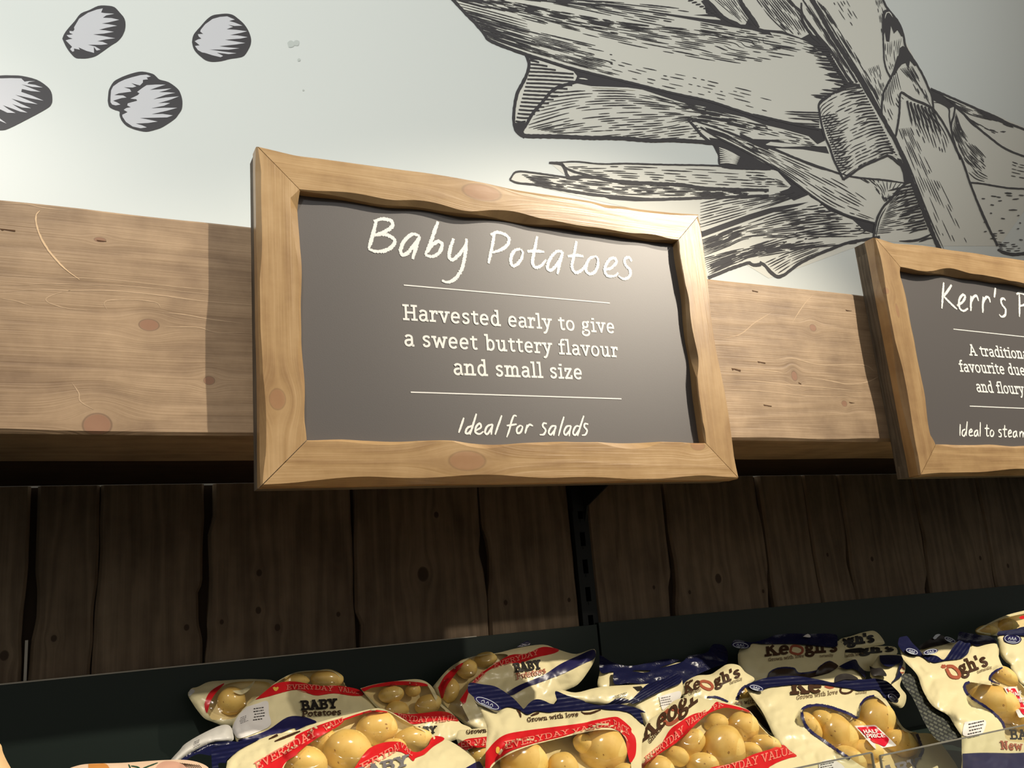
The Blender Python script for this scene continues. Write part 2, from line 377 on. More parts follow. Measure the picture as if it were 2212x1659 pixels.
# potatoes at the upper left: dark body, pale jagged highlight
for out, inn in [
 (c1([(425,265),(440,230),(470,190),(510,145),(550,95),(610,70),(670,42),(730,40),(780,50),(815,85),(850,130),(855,190),(835,245),(800,285),(760,310),(690,360),(650,385),(600,398),(550,400),(510,393),(470,350),(445,310)]),
  c1([(505,190),(540,130),(600,90),(660,68),(702,60),(690,88),(712,92),(780,97),(725,108),(702,124),(760,126),(814,138),(740,156),(694,164),(740,168),(799,178),(730,192),(676,206),(720,210),(777,220),(710,232),(636,238),(700,248),(786,264),(720,272),(664,284),(700,288),(736,304),(690,309),(600,308),(650,320),(686,342),(660,348),(640,322),(642,364),(590,350),(536,326),(545,342),(505,334),(506,352),(494,356),(478,338),(492,322),(470,300),(448,278),(470,272),(496,266),(470,258),(454,242),(480,240),(498,236),(476,228),(474,214),(500,216),(508,204)])),
 (c1([(1310,290),(1315,255),(1330,225),(1370,180),(1410,135),(1450,107),(1500,98),(1550,95),(1590,104),(1620,125),(1655,155),(1680,185),(1700,222),(1712,260),(1712,295),(1700,330),(1665,382),(1620,396),(1570,403),(1510,418),(1450,423),(1405,413),(1370,388),(1335,355),(1318,325)]),
  c1([(1370,205),(1400,168),(1450,132),(1500,118),(1550,114),(1602,136),(1564,146),(1600,156),(1655,178),(1600,180),(1556,172),(1590,186),(1546,202),(1610,206),(1686,216),(1640,228),(1570,242),(1620,244),(1690,256),(1640,266),(1534,274),(1600,284),(1674,296),(1610,306),(1496,318),(1560,326),(1634,332),(1560,342),(1428,340),(1520,354),(1614,366),(1560,372),(1480,362),(1522,384),(1506,393),(1450,380),(1400,364),(1378,360),(1350,344),(1330,316),(1362,312),(1348,300),(1328,284),(1350,272),(1374,266),(1356,252),(1350,236),(1386,234),(1366,218)])),
 (c1([(735,690),(738,650),(745,610),(775,560),(810,538),(850,520),(910,500),(970,490),(1040,505),(1066,524),(1090,545),(1150,562),(1210,605),(1232,640),(1244,690),(1240,745),(1215,785),(1190,815),(1110,868),(1055,888),(1000,900),(950,893),(900,878),(860,858),(830,825),(816,790),(814,762),(780,750),(745,730)]), None),
 (c1([(-150,535),(0,517),(80,516),(150,520),(250,545),(320,590),(350,630),(357,680),(350,712),(320,742),(200,808),(60,878),(0,890),(-120,885),(-230,840),(-290,760),(-290,660),(-240,580)]), None)]:
    area(out, 1, 1, 3)
    if inn: area(inn, 2, 2)
for inn in [
 c1([(754,670),(758,620),(772,592),(810,565),(850,546),(900,530),(960,515),(1002,512),(1030,524),(1000,532),(1010,544),(975,548),(975,566),(955,586),(925,578),(895,570),(930,592),(905,600),(845,598),(885,610),(896,628),(868,632),(810,640),(780,652),(840,654),(864,668),(830,672),(772,690),(800,702),(822,716),(790,722),(765,716),(754,700)]),
 c1([(1000,584),(1060,580),(1130,580),(1080,596),(1022,616),(1090,612),(1170,606),(1130,620),(1084,632),(1140,632),(1196,636),(1130,650),(1046,680),(1130,668),(1222,660),(1160,684),(1078,708),(1120,704),(1160,706),(1120,724),(1032,742),(1120,738),(1210,738),(1140,758),(1034,782),(1110,780),(1180,790),(1140,804),(954,808),(1010,818),(1076,832),(1010,842),(926,846),(970,858),(1002,872),(960,878),(905,866),(860,835),(836,800),(834,786),(870,768),(844,752),(862,740),(892,734),(868,722),(872,708),(936,690),(930,680),(890,676),(940,652),(952,640),(936,630),(970,604)]),
 c1([(-230,620),(-150,562),(0,538),(80,536),(145,538),(168,560),(200,556),(242,556),(200,562),(186,574),(240,582),(292,600),(220,596),(146,578),(210,604),(278,630),(210,624),(150,610),(145,630),(220,656),(298,690),(220,676),(104,650),(180,682),(258,714),(170,702),(78,676),(140,710),(212,742),(150,736),(82,712),(130,742),(188,772),(140,765),(18,720),(60,750),(106,774),(50,772),(0,748),(-120,745),(-230,720),(-260,670)]),
 c1([(-30,800),(0,812),(46,846),(0,828),(-30,820)])]: area(inn, 2, 2)
# smudges
for px, py, r in [(628, 96, 9), (640, 94, 8), (646, 130, 4), (655, 195, 2.5)]:
    area([(px+r*cos(k*.7)*MR.uniform(.7, 1.1), py+r*.9*sin(k*.7)*MR.uniform(.7, 1.1)) for k in range(9)], 4, 1)
# --- leek, leaf tints first
LEAF = c2([(-260,-330),(-60,-130),(45,-20),(270,230),(300,275),(550,370),(580,440),(515,600),(470,790),(500,905),(560,935),(1000,938),(1840,975),(1880,1130),(1060,1120),(715,1110),(840,1210),(600,1180),(490,1175),(445,1228),(700,1290),(1350,1440),(1180,1600),(1260,1740),(1560,1880),(1760,1890),(2050,1800),(2212,1900)])+c3([(560,1870),(1190,1640),(1640,1680),(2040,1680),(2300,1320),(2620,1290),(2780,1180),(2640,1040),(2240,880),(1570,600),(1240,-20),(1120,-240),(960,-520),(840,-860),(520,-820),(420,-560),(250,-420),(-300,-360),(-1100,-420)])
area(LEAF, 3, 0)
# the drawing runs on past what the photo frames
ink(c2([(40,-20),(-60,-130),(-180,-240),(-260,-330),(0,-350),(400,-380),(900,-390)])+c3([(-500,-400),(-100,-380),(260,-420)]), 6, (1, 1))
hatch(c2([(-230,-320),(200,-330),(900,-370),(1700,-390)]), c2([(20,-40),(500,-30),(1000,-20),(1700,-20)]), 16, 2.6, .7, dl=(20, 90))
ink(c3([(750,-20),(640,-250),(540,-480),(420,-560),(520,-820),(680,-850),(840,-860),(960,-520),(1120,-240),(1240,-10)]), 6, (1, 1))
hatch(c3([(560,-780),(640,-500),(760,-200),(860,0)]), c3([(800,-800),(900,-520),(1060,-230),(1190,0)]), 14, 2.4, .5, dl=(16, 80))
ink(c3([(540,-480),(300,-300),(100,-160),(-60,-20)]), 5); ink(c3([(620,-300),(460,-120),(380,0)]), 4)
hatch(c3([(520,-440),(300,-250),(60,-20)]), c3([(640,-240),(560,-110),(480,0)]), 10, 2.4, .7, dl=(16, 80))
ink(c3([(2240,895),(2450,960),(2640,1040),(2780,1180),(2620,1290),(2440,1305),(2240,1292)]), 4.6, (1, 1)); ink(c3([(2240,1080),(2450,1130),(2700,1180)]), 4)
hatch(c3([(2240,920),(2450,990),(2680,1110)]), c3([(2240,1270),(2440,1280),(2640,1250)]), 9, 2.2, .5, dl=(12, 60))
ink(c2([(1700,1500),(1520,1475),(1350,1510),(1180,1600),(1260,1740),(1400,1760),(1560,1880),(1760,1890)]), 6, (1, 1))
hatch(c2([(1330,1440),(1540,1450),(1760,1490)]), c2([(1560,1860),(1660,1870),(1780,1870)]), 14, 3., .7, dl=(20, 90))
# top leaf
ink(c2([(40,-20),(130,80),(200,150),(268,228),(298,272),(420,325),(555,372)]), 6.5, (1, 1))
ink(c2([(300,272),(420,322),(560,372),(900,476),(1300,574),(1560,638),(1800,690),(2000,755),(2212,822)])+c3([(350,782),(700,862),(810,884)]), 5, (1, 1))
area(c2([(548,368),(640,392),(900,470),(1100,520),(1300,572),(1560,636),(1800,690),(2000,752),(2212,820)])+c3([(350,780),(700,858),(830,880),(852,960),(800,985),(740,930),(560,880),(430,850),(300,800),(160,770),(0,740)])+c2([(2120,830),(1960,790),(1790,733),(1620,700),(1530,672),(1350,612),(1250,598),(1000,588),(885,566),(905,520),(880,488),(640,410),(585,408)]), 1, 1)
for y, x0, x1 in [(540, 915, 975), (600, 1000, 1180), (612, 1190, 1300)]: ink(c2([(x0, y-2), ((x0+x1)/2, y), (x1, y+6)]), 2.6, lay=3, mi=3)
top_u = c2([(60,-10),(600,90),(1100,230),(1600,330),(2212,420)])+c3([(500,470),(830,530)])
hatch(c2([(250,-30),(700,60),(1200,150),(1700,200),(2212,260)])+c3([(400,280),(840,350)]), c2([(60,0),(500,120),(1000,250),(1400,340),(2000,450)]), 16, 2.6, lambda t: .75-.35*t, dl=(20, 90))
hatch(c2([(110,60),(500,180),(900,280),(1300,360),(1800,440)]), c2([(290,262),(560,352),(900,452),(1300,560),(1700,660)]), 15, 3.0, lambda t: .95 if MR.random() < .4 else .6, t1=.62, dl=(40, 160))
hatch(c2([(60,10),(300,70),(560,140),(700,170)]), c2([(280,240),(420,290),(600,345),(760,400)]), 11, 3.2, 1., t1=.8)
hatch(c2([(900,330),(1300,440),(1700,520),(2212,640)]), c2([(1100,500),(1500,600),(1900,690),(2300,800)]), 5, 2.2, .35, dl=(5, 40))
# dark wedges over the top leaf
area(c2([(1790,-10),(1840,35),(1900,105),(1960,165),(2060,170),(2140,190),(2212,212),(2240,245),(2100,206),(1950,184),(1700,138),(1400,86),(1150,52),(1060,36),(1100,26),(1300,62),(1560,100),(1800,132),(1892,142),(1862,118),(1700,104),(1880,92),(1790,60),(1750,10)]), 1, 1)
for k in range(9): ink(c2([(1660+k*26, 8+k*13), (1700+k*24, 2+k*14)]), 3.2, (.4, .1))
hatch(c2([(560,-20),(900,0),(1300,20),(1700,60)]), c2([(420,-20),(800,40),(1200,130),(1500,190)]), 9, 3.0, .75, dl=(30, 140))
area(c3([(25,10),(60,35),(150,112),(250,150),(300,185),(386,192),(420,212),(560,232),(740,282),(860,320),(900,400),(880,330),(760,262),(745,232),(690,262),(560,212),(380,198),(330,130),(262,20),(240,0),(300,60),(395,185),(290,188),(150,150),(40,130),(160,140),(40,90)]), 1, 1)
ink(c3([(265,-10),(300,50),(345,110),(400,190)]), 8, (1, .6)); ink(c3([(60,20),(160,120),(290,190)]), 7, (.6, 1))
hatch(c3([(370,-10),(470,120),(590,230)]), c3([(590,-10),(690,110),(760,245)]), 13, 3.0, .8, dl=(20, 90))
hatch(c3([(80,-10),(200,90),(300,180)]), c3([(250,-10),(310,90),(380,190)]), 9, 2.2, .6, dl=(20, 70))
ink(c3([(600,-10),(640,40),(690,90),(700,150),(760,240),(850,320)]), 6, (.8, 1))
# dark seam beside the ring
area(c3([(560,212),(690,262),(750,232),(800,250),(850,300),(890,375),(950,470),(1010,560),(1080,575),(1000,600),(930,620),(985,570),(910,465),(850,370),(790,330),(740,290),(640,250)]), 1, 1)
ink(c3([(690,20),(700,100),(790,230),(900,360),(1000,520),(1040,570)]), 6.5, (.6, 1)); ink(c3([(700,0),(760,90),(850,220),(960,390),(1070,565)]), 5, (.6, 1))
hatch(c3([(720,60),(800,180),(900,340),(1000,490)]), c3([(740,30),(840,180),(960,370),(1060,540)]), 4, 2.4, .8)
bs, tp = [], []
for k in range(22):
    t = k/21; x, y = 850+150*min(1, t*1.3)-max(0, t-.72)*520, 315+360*t
    bs.append(c3([(x+12, y)])[0]); tp.append(c3([(x-MR.uniform(60, 130), y-MR.uniform(0, 22))])[0])
spikes(bs, tp, 3.6)
hatch(c3([(0,150),(300,205),(600,250),(840,320)]), c3([(0,240),(300,290),(600,350),(830,400)]), 6, 2.6, .55, dl=(12, 70))
spikes(c3([(812, 770+k*16) for k in range(7)]), c3([(812-MR.uniform(40, 250), 762+k*15) for k in range(7)]), 3.)
# curled leaf end
for pts, w in [([(555,375),(576,440),(558,515),(515,600),(490,655),(470,790),(486,890),(545,938)], 7), ([(500,905),(560,930),(760,932),(1000,942),(1200,945),(1400,960),(1600,960),(1840,978)], 8.5), ([(900,560),(820,582),(740,615),(690,668),(640,730),(600,775),(560,845),(520,905)], 6.5)]: ink(c2(pts), w, (1, 1))
area(c2([(480,840),(545,838),(560,850),(535,895),(545,915),(500,910)]), 1, 2)
for k in range(17):
    y = 412+k*26; xl = 575-max(0, y-500)*.28 if y > 440 else 575; xr = (880 if y < 560 else 880-(y-560)*1.22) if y > 480 else 640+(y-410)*2.2
    if xr-xl > 20: ink(c2([(xl, y), ((xl+xr)/2, y+6), (xr, y+16-max(0, y-560)*.05)]), 3.6, (.9, .9))
hatch(c2([(760,622),(1000,612),(1300,625),(1560,690),(1790,728)]), c2([(560,868),(900,770),(1300,745),(1700,770),(2100,830)]), 8, 2.8, lambda t: .9 if MR.random() < .35 else .6, dl=(20, 110))
hatch(c2([(560,872),(900,790),(1300,760),(1700,780),(2200,850)]), c2([(780,915),(1100,900),(1500,880),(1760,830),(2212,900)]), 8, 2.8, lambda t: .9 if MR.random() < .35 else .55, dl=(20, 100))
hatch(c2([(1000,930),(1300,900),(1600,860),(1720,850)]), c2([(1500,955),(1600,945),(1700,940),(1800,935)]), 5, 2.6, .75)
hatch(c3([(0,770),(200,800),(420,850),(830,960)]), c3([(20,850),(270,905),(500,960),(830,1010)]), 6, 2.6, .55, dl=(10, 50))
# thin blade crossing
area(c3([(270,925),(270,905),(480,955),(740,1000),(860,1000),(880,1050),(700,1020),(480,1010)]), 1, 1)
area(c3([(440,990),(480,970),(640,985),(720,1000),(560,1005)]), 3, 2); area(c3([(270,920),(310,912),(480,930),(620,952),(480,955),(350,950)]), 3, 2)
ink(c2([(1660,812),(1900,890),(2212,1020)])+c3([(270,920),(480,1010),(700,1100),(960,1190)]), 5, (.5, .8)); ink(c2([(1655,815),(1700,860),(1760,930),(1850,995)]), 6, (.5, 1))
area(c3([(60,940),(130,950),(300,1035),(420,1105),(510,1150),(690,1290),(760,1350),(840,1395),(1000,1470),(1195,1530),(1200,1600),(1120,1575),(1040,1500),(880,1440),(800,1370),(740,1330),(640,1370),(540,1310),(600,1290),(620,1270),(560,1180),(500,1160),(130,1140),(120,1060)]), 1, 1)
spikes(c3([(130+k*8, 990+k*13) for k in range(9)]), c3([(230+k*6, 1040+k*11) for k in range(9)]), 0)
for k in range(8): ink(c3([(128+k, 1010+k*15), (190, 1035+k*11), (270-k*3, 1075+k*7)]), 3., (.6, .2), lay=3, mi=3)
ink(c3([(0,870),(130,945),(300,1030),(510,1148),(700,1290),(840,1390),(1000,1470),(1190,1525)]), 4, (1, 1))
hatch(c3([(30,870),(300,960),(600,1080),(950,1240),(1220,1420)]), c3([(60,900),(300,1010),(600,1200),(900,1410),(1180,1510)]), 9, 2.5, .65, dl=(14, 90))
ink(c3([(500,1010),(760,1130),(940,1180)]), 3); ink(c3([(940,1180),(1050,1210),(1250,1230),(1390,1250)]), 4, (.6, .6)); 
hatch(c3([(1060,1210),(1180,1280),(1260,1380)]), c3([(1390,1252),(1330,1310),(1280,1370)]), 10, 2.4, .6, dl=(8, 30))
ink(c2([(1850,990),(1880,1040),(1885,1130),(2050,1150),(2212,1150)]), 6, (1, 1))
# lower left leaves
ink(c2([(712,1110),(800,1108),(900,1104),(1060,1120),(1250,1118),(1500,1125),(1850,1132),(2212,1158)])+c3([(250,1150),(480,1160)]), 3.6, (.6, .6))
ink(c2([(712,1112),(800,1124),(840,1205),(870,1220)]), 7, (.6, 1)); ink(c2([(800,1125),(860,1165),(950,1190),(1040,1210)]), 5)
ink(c2([(850,1215),(1000,1208),(1150,1235),(1300,1248),(1600,1262),(1800,1288),(2212,1300)]), 7.5, (1, .8))
ink(c2([(445,1228),(490,1174),(600,1180),(720,1196),(850,1215)]), 4, (1, 1)); ink(c2([(445,1228),(500,1250),(620,1262),(760,1290),(1000,1328),(1200,1345),(1400,1362),(1800,1350),(2212,1338)]), 6, (.6, 1))
area(c2([(1040,1325),(1200,1335),(1390,1352),(1560,1352),(1740,1350),(1500,1372),(1300,1375),(1130,1362)]), 1, 1)
hatch(c2([(820,1135),(1200,1130),(1800,1150),(2300,1180)]), c2([(1050,1205),(1400,1230),(1800,1265),(2300,1290)]), 6, 2.4, .5, dl=(10, 80))
hatch(c2([(520,1190),(900,1225),(1300,1260),(1700,1275),(2200,1310)]), c2([(620,1255),(900,1300),(1200,1330),(1700,1340),(2200,1335)]), 7, 3., .7, dl=(16, 90))
hatch(c3([(300,1190),(450,1200),(560,1240)]), c3([(420,1280),(540,1280),(620,1280)]), 6, 2.4, .6, dl=(10, 40))
# fan of leaves running down to the timber
ctr = c3([(720,1310)])[0]
hatch(c3([(0,1380),(200,1340),(420,1325),(640,1310)]), c3([(0,1560),(200,1500),(420,1430),(700,1330)]), 9, 3., lambda t: .95 if MR.random() < .4 else .65, dl=(30, 120))
area(c3([(0,1585),(150,1530),(330,1465),(480,1420),(600,1400),(740,1380),(660,1410),(500,1450),(330,1505),(150,1570),(0,1625)]), 1, 1)
hatch(c3([(0,1640),(300,1530),(600,1430),(860,1420)]), c5([(1700,640),(1900,560),(2100,500)])+c9([(0,140),(120,130),(240,60)]), 12, 3.6, .75, dl=(24, 130))
hatch(c3([(500,1440),(700,1410),(820,1390)]), c3([(740,1640),(1000,1600),(1180,1600)]), 13, 3.2, .72, dl=(20, 100))
hatch(c5([(1690,650),(1850,610),(2050,560),(2212,500)]), c5([(1740,790),(1900,715),(2050,660),(2212,610)])+c9([(60,220)]), 9, 3.4, .8, dl=(24, 120))
hatch(c5([(1740,700),(2000,600),(2250,500),(2500,430)]), c5([(1760,780),(2000,680),(2300,620),(2700,560)]), 8, 3.0, .7, dl=(24, 120))
ink(c5([(1730,812),(1800,785),(1900,742),(1980,715),(2050,692),(2090,712),(2150,705)]), 7, (1, 1))
ink([(1640,567),(1652,574),(1664,588),(1680,598),(1696,592),(1722,572),(1752,556),(1790,540),(1830,525),(1868,518),(1900,512)], 6.5, (1, .8))
hatch([(1650,566),(1700,545),(1760,528)], [(1682,592),(1720,568),(1780,540)], 6, 3., .9, dl=(30, 90))
# ring of leaf round the stalk
RING = c3([(806,730),(815,700),(880,652),(990,602),(1088,582),(1130,650),(1168,705),(1230,820),(1262,890),(1295,965),(1350,1072),(1282,1060),(1180,1105),(1100,1140),(1030,1190),(975,1228),(945,1165),(908,1085),(880,1000),(850,935),(825,840)])
area(RING, 3, 2)
ink(RING[:5], 4.6, (1, 1), lay=4); ink(RING[11:16], 5, (1, 1), lay=4); ink(RING[15:]+RING[:1], 4.6, (1, 1), lay=4)
hatch(RING[:5], list(reversed(RING[10:16])), 24, 2.8, lambda t: .95 if MR.random() < .3 else .55, dl=(10, 45), lay=4)
for k in range(24):
    t = k/24; x0, y0 = c3([(1100+240*t, 600+460*t)])[0]; ink([(x0, y0), (x0-MR.uniform(10, 24), y0+MR.uniform(0, 3)), (x0-MR.uniform(26, 46), y0+6)], 3., (1, .1), lay=4)
    x0, y0 = c3([(822+130*t, 800+380*t)])[0]; ink([(x0, y0), (x0+MR.uniform(8, 20), y0-2), (x0+MR.uniform(22, 40), y0-7)], 2.6, (1, .1), lay=4)
# stalk
SL = c3([(750,-20),(830,120),(900,245),(1000,400),(1100,560),(1170,680),(1240,800),(1290,890),(1330,960),(1380,1070),(1440,1230),(1490,1360),(1545,1500),(1620,1680),(1700,1860)])
ink(SL, 9, (1, 1), lay=4)
ink(c3([(775,0),(860,130),(1000,360),(1110,540),(1240,770)]), 2.6, lay=4); ink(c3([(1330,945),(1400,1080),(1470,1250),(1560,1480),(1660,1700)]), 3, lay=4)
ink(c3([(1240,-10),(1270,50),(1310,100),(1355,160),(1385,240),(1400,320),(1440,390),(1475,440),(1520,520),(1558,606),(1580,660),(1590,745)]), 4.2, (1, 1), lay=4)
hatch(c3([(790,0),(1000,330),(1150,590),(1240,760)]), c3([(860,60),(1060,370),(1180,580),(1245,740)]), 5, 2.4, .6, dl=(14, 80))
hatch(c3([(900,20),(960,110),(1020,200)]), c3([(1010,0),(1060,90),(1100,150)]), 5, 2., .4, dl=(8, 30)); hatch(c3([(1190,0),(1215,110),(1235,240)]), c3([(1235,0),(1260,60),(1262,120)]), 5, 2., .5, dl=(8, 30))
hatch(c3([(1140,470),(1180,560),(1230,700)]), c3([(1220,440),(1240,520),(1260,600)]), 7, 2., .5, dl=(10, 34))
T1 = c3([(1238,205),(1238,110),(1250,75),(1272,66),(1320,110),(1352,160),(1385,245),(1372,250),(1345,205),(1320,230),(1300,175),(1290,285),(1268,282),(1258,220),(1246,260)])
T2 = c3([(1300,520),(1325,470),(1350,385),(1360,330),(1382,315),(1420,345),(1450,390),(1478,445),(1462,452),(1430,415),(1420,480),(1400,430),(1375,440),(1350,470),(1330,510)])
area(T1, 1, 4); area(T2, 1, 4); ink(c3([(1258,130),(1268,92),(1290,88),(1310,120)]), 2.4, lay=5, mi=3)
ink(c3([(1244,200),(1250,320),(1255,420),(1275,490),(1300,535)]), 3.6, (1, 1), lay=4); ink(c3([(1350,385),(1315,500),(1270,590),(1245,650),(1236,760),(1245,800)]), 4.6, (1, 1), lay=4)
ink(c3([(1240,790),(1280,880),(1325,940),(1345,860),(1358,760),(1362,650),(1378,634),(1450,680),(1530,710),(1590,745)]), 4.6, (1, 1), lay=4)
ink(c3([(1430,470),(1475,560),(1530,650),(1575,730)]), 2.6, lay=4)
hatch(c3([(1255,300),(1262,400),(1300,500)]), c3([(1380,260),(1370,300),(1350,370)]), 8, 2.2, .6, dl=(10, 50))
hatch(c3([(1250,640),(1250,740),(1290,850)]), c3([(1340,470),(1380,620),(1420,660)]), 10, 2.4, .65, dl=(12, 60)); hatch(c3([(1360,470),(1440,560),(1480,640)]), c3([(1450,450),(1530,600),(1570,700)]), 9, 2.2, .55, dl=(10, 50))
hatch(c3([(1400,690),(1430,800),(1500,960)]), c3([(1580,760),(1690,930),(1730,1080)]), 11, 2.6, .75, dl=(20, 90))
for k in range(8):
    t = k/7; ink(c3([(1410+t*170, 690+t*55), (1425+t*185, 760+t*60), (1445+t*200, 860+t*75)]), 4.2, (1, .1), lay=4)
hatch(c3([(1350,880),(1420,1060),(1500,1260)]), c3([(1440,870),(1520,1040),(1600,1200)]), 8, 2.4, .6, dl=(14, 80)); hatch(c3([(1460,1200),(1560,1450),(1640,1640)]), c3([(1640,1240),(1760,1480),(1850,1660)]), 10, 2.2, .35, dl=(14, 70))
ink(c3([(1590,745),(1650,830),(1700,920),(1750,1030),(1785,1090),(1840,1250),(1890,1380),(1940,1500),(2030,1680)]), 4.2, (1, 1), lay=4)
ink(c3([(1860,1300),(1920,1440),(2000,1620),(2020,1680)]), 2.4, lay=4)
# right-hand leaves
ink(c3([(1572,606),(1650,640),(1800,705),(1900,750),(2010,795),(2110,845),(2240,895)]), 4.6, (1, 1)); area(c3([(1572,606),(1640,640),(1700,680),(1740,720),(1690,735),(1600,690),(1582,680)]), 1, 1)
hatch(c3([(1640,650),(1800,720),(2000,800),(2130,860)]), c3([(1760,740),(1850,790),(2000,830),(2140,874)]), 5, 3, .7, dl=(20, 90))
ink(c3([(1590,700),(1640,705),(1695,740),(1700,800),(1712,900)]), 3.4); ink(c3([(1690,740),(1735,725),(1730,790),(1712,860),(1730,960),(1775,1090)]), 4, (1, 1)); ink(c3([(1735,725),(1800,780),(1880,860),(1990,950),(2090,1020),(2240,1080)]), 4, (1, 1))
hatch(c3([(1745,760),(1800,900),(1960,1080)]), c3([(1720,900),(1790,1060),(1880,1180)]), 12, 2.4, .75, dl=(16, 80)); hatch(c3([(1790,780),(1860,860),(1940,920)]), c3([(1900,850),(2000,890),(2120,900)]), 6, 2., .5, dl=(12, 60))
hatch(c3([(1790,1080),(1830,1130),(1900,1200)]), c3([(1860,1050),(1930,1110),(1970,1150)]), 6, 2.2, .6, dl=(12, 40)); hatch(c3([(1820,1180),(1880,1230),(1960,1250)]), c3([(1900,1160),(1950,1190),(1980,1210)]), 4, 2.2, .6)
ink(c3([(1842,1248),(1900,1252),(2000,1268),(2100,1284),(2240,1292)]), 3.6, (1, 1)); hatch(c3([(2130,1090),(2180,1110),(2230,1120)]), c3([(2120,1210),(2180,1220),(2230,1230)]), 5, 2.2, .6, dl=(10, 34))
for k in range(26):
    x, y = MR.uniform(1910, 2200), MR.uniform(1300, 1640); ink(c3([(x, y), (x+MR.uniform(14, 50), y+MR.uniform(-4, 6))]), 2.2, (.3, .3), lay=4)
ink(c9([(1860,300),(1960,345),(2080,365),(2240,350)]), 7, (.6, 1)); hatch(c9([(1850,190),(1960,200),(2060,190)]), c9([(1880,290),(2040,330),(2240,320)]), 5, 2.4, .6, dl=(8, 30))
# lower ring at the foot of the stalk
R2 = c3([(1180,1620),(1190,1560),(1210,1480),(1250,1410),(1290,1370),(1340,1310),(1400,1255),(1440,1240)])
ink(R2, 5, (1, 1), lay=5); ink([(x+5, y+3) for x, y in R2[:4]], 2.4, lay=5)
hatch(c3([(1300,1370),(1370,1310),(1440,1250)]), c3([(1200,1600),(1350,1590),(1560,1570)]), 19, 2.8, lambda t: .9 if MR.random() < .35 else .55, dl=(10, 50))
for k in range(16):
    t = k/16; x0, y0 = c3([(1440+115*t, 1270+310*t)])[0]; ink([(x0, y0), (x0-MR.uniform(14, 26), y0+4), (x0-MR.uniform(30, 52), y0+11)], 3.6, (1, .1), lay=4)
ink(c9([(560,190),(700,190),(820,170),(960,110),(1010,60)]), 5); ink(c9([(820,200),(930,160),(1020,150)]), 4)
ink(c3([(1270,1060),(1310,1080),(1350,1115),(1375,1130)]), 6, (.5, 1), lay=4); area(c3([(1340,1080),(1370,1090),(1440,1240),(1390,1255),(1380,1180)]), 1, 4)
tag(wl.build('wall_back', [M_wall, M_ink, M_pot, M_leaf, M_smudge]), kind='structure')

fl = MB(); fl.box((-2.4, -2.6, -.06), (4.6, YWALL+.1, 0)); tag(fl.build('floor', M_floor), kind='structure')

# ------------------------------------------------------------------ timber beam
beam_knots = []
for (px, py, rx, ry) in [(322, 702, .0105, .0068), (210, 918, .014, .0125), (452, 822, .006, .005), (1716, 812, .006, .008), (1824, 872, .006, .005), (1756, 708, .007, .006), (216, 518, .006, .003)]:
    p = at(px, py, YBEAM); beam_knots.append((p.x, p.z, rx, ry))
M_beam = wood('beam_timber', (192, 165, 134), (163, 138, 110), (124, 101, 79), .50, beam_knots, .75, .35, .5, .4, (150, 108, 86), 60., .16, .75)
ZB0, ZB1 = CZ+.2155, CZ+.4785
def beam_board(x0, x1):
    mb = MB(); n = 260; rows = []; gcs = []
    R1 = random.Random(5)
    for i in range(n+1):
        x = x0+(x1-x0)*i/n
        wob = noise.noise(Vector((x*3.1, 1.3, 0)))
        ct = .0025+.0035*max(0, noise.noise(Vector((x*6, 4.2, 0)))+.15)
        cb = .0035+.0030*max(0, noise.noise(Vector((x*7, 8.2, 0)))+.1)
        t = ZB1+.0015*wob-.002*max(0, noise.noise(Vector((x*9, 2.2, 3)))); b = ZB0+.0012*noise.noise(Vector((x*4, 6, 0)))
        if x > .876: t += .010*exp(-((x-.895)/.035)**2)*0
        pr = [(YBEAM2, t), (YBEAM+ct, t), (YBEAM, t-ct), (YBEAM, t*.66+b*.34), (YBEAM, t*.33+b*.67), (YBEAM, b+cb), (YBEAM+cb*.8, b), (YBEAM2, b)]
        rows.append([(x, y, z) for y, z in pr]); gcs.append([(x, z-(y-YBEAM), 0) for y, z in pr])
    mb.grid(rows, 0, False, gcs)
    for rr, gg, fl_ in ((rows[0], gcs[0], 1), (rows[-1], gcs[-1], 0)):
        f = list(range(8)); mb.add(rr, [f if fl_ else f[::-1]], 0, gg)
    # nicks and dents in the face
    for (px, py, w, h) in [(16, 496, 34, 9), (219, 519, 22, 6), (1631, 628, 13, 7), (1590, 798, 20, 10), (1645, 782, 17, 8), (1658, 875, 18, 7), (1728, 827, 6, 7), (1833, 669, 14, 4), (1840, 868, 12, 4)]:
        a = at(px-w/2, py-h/2+2, YBEAM-.0004); b_ = at(px+w/2, py-h/3+4, YBEAM-.0004); c = at(px+w/2, py+h/2, YBEAM-.0004); m_ = at(px-w/5, py-h/2+5, YBEAM-.0004); d = at(px-w/3, py+h/4, YBEAM-.0004)
        mb.add([a, m_, b_, c, d], [(0, 1, 2), (1, 2, 3), (0, 1, 4)], 1)
    return mb
bm_root = empty('timber_beam', (1.2, YBEAM, ZB0), 'long pale timber beam with dark knots running behind both framed boards', 'beam')
bb = beam_board(-1.3, 4.2)
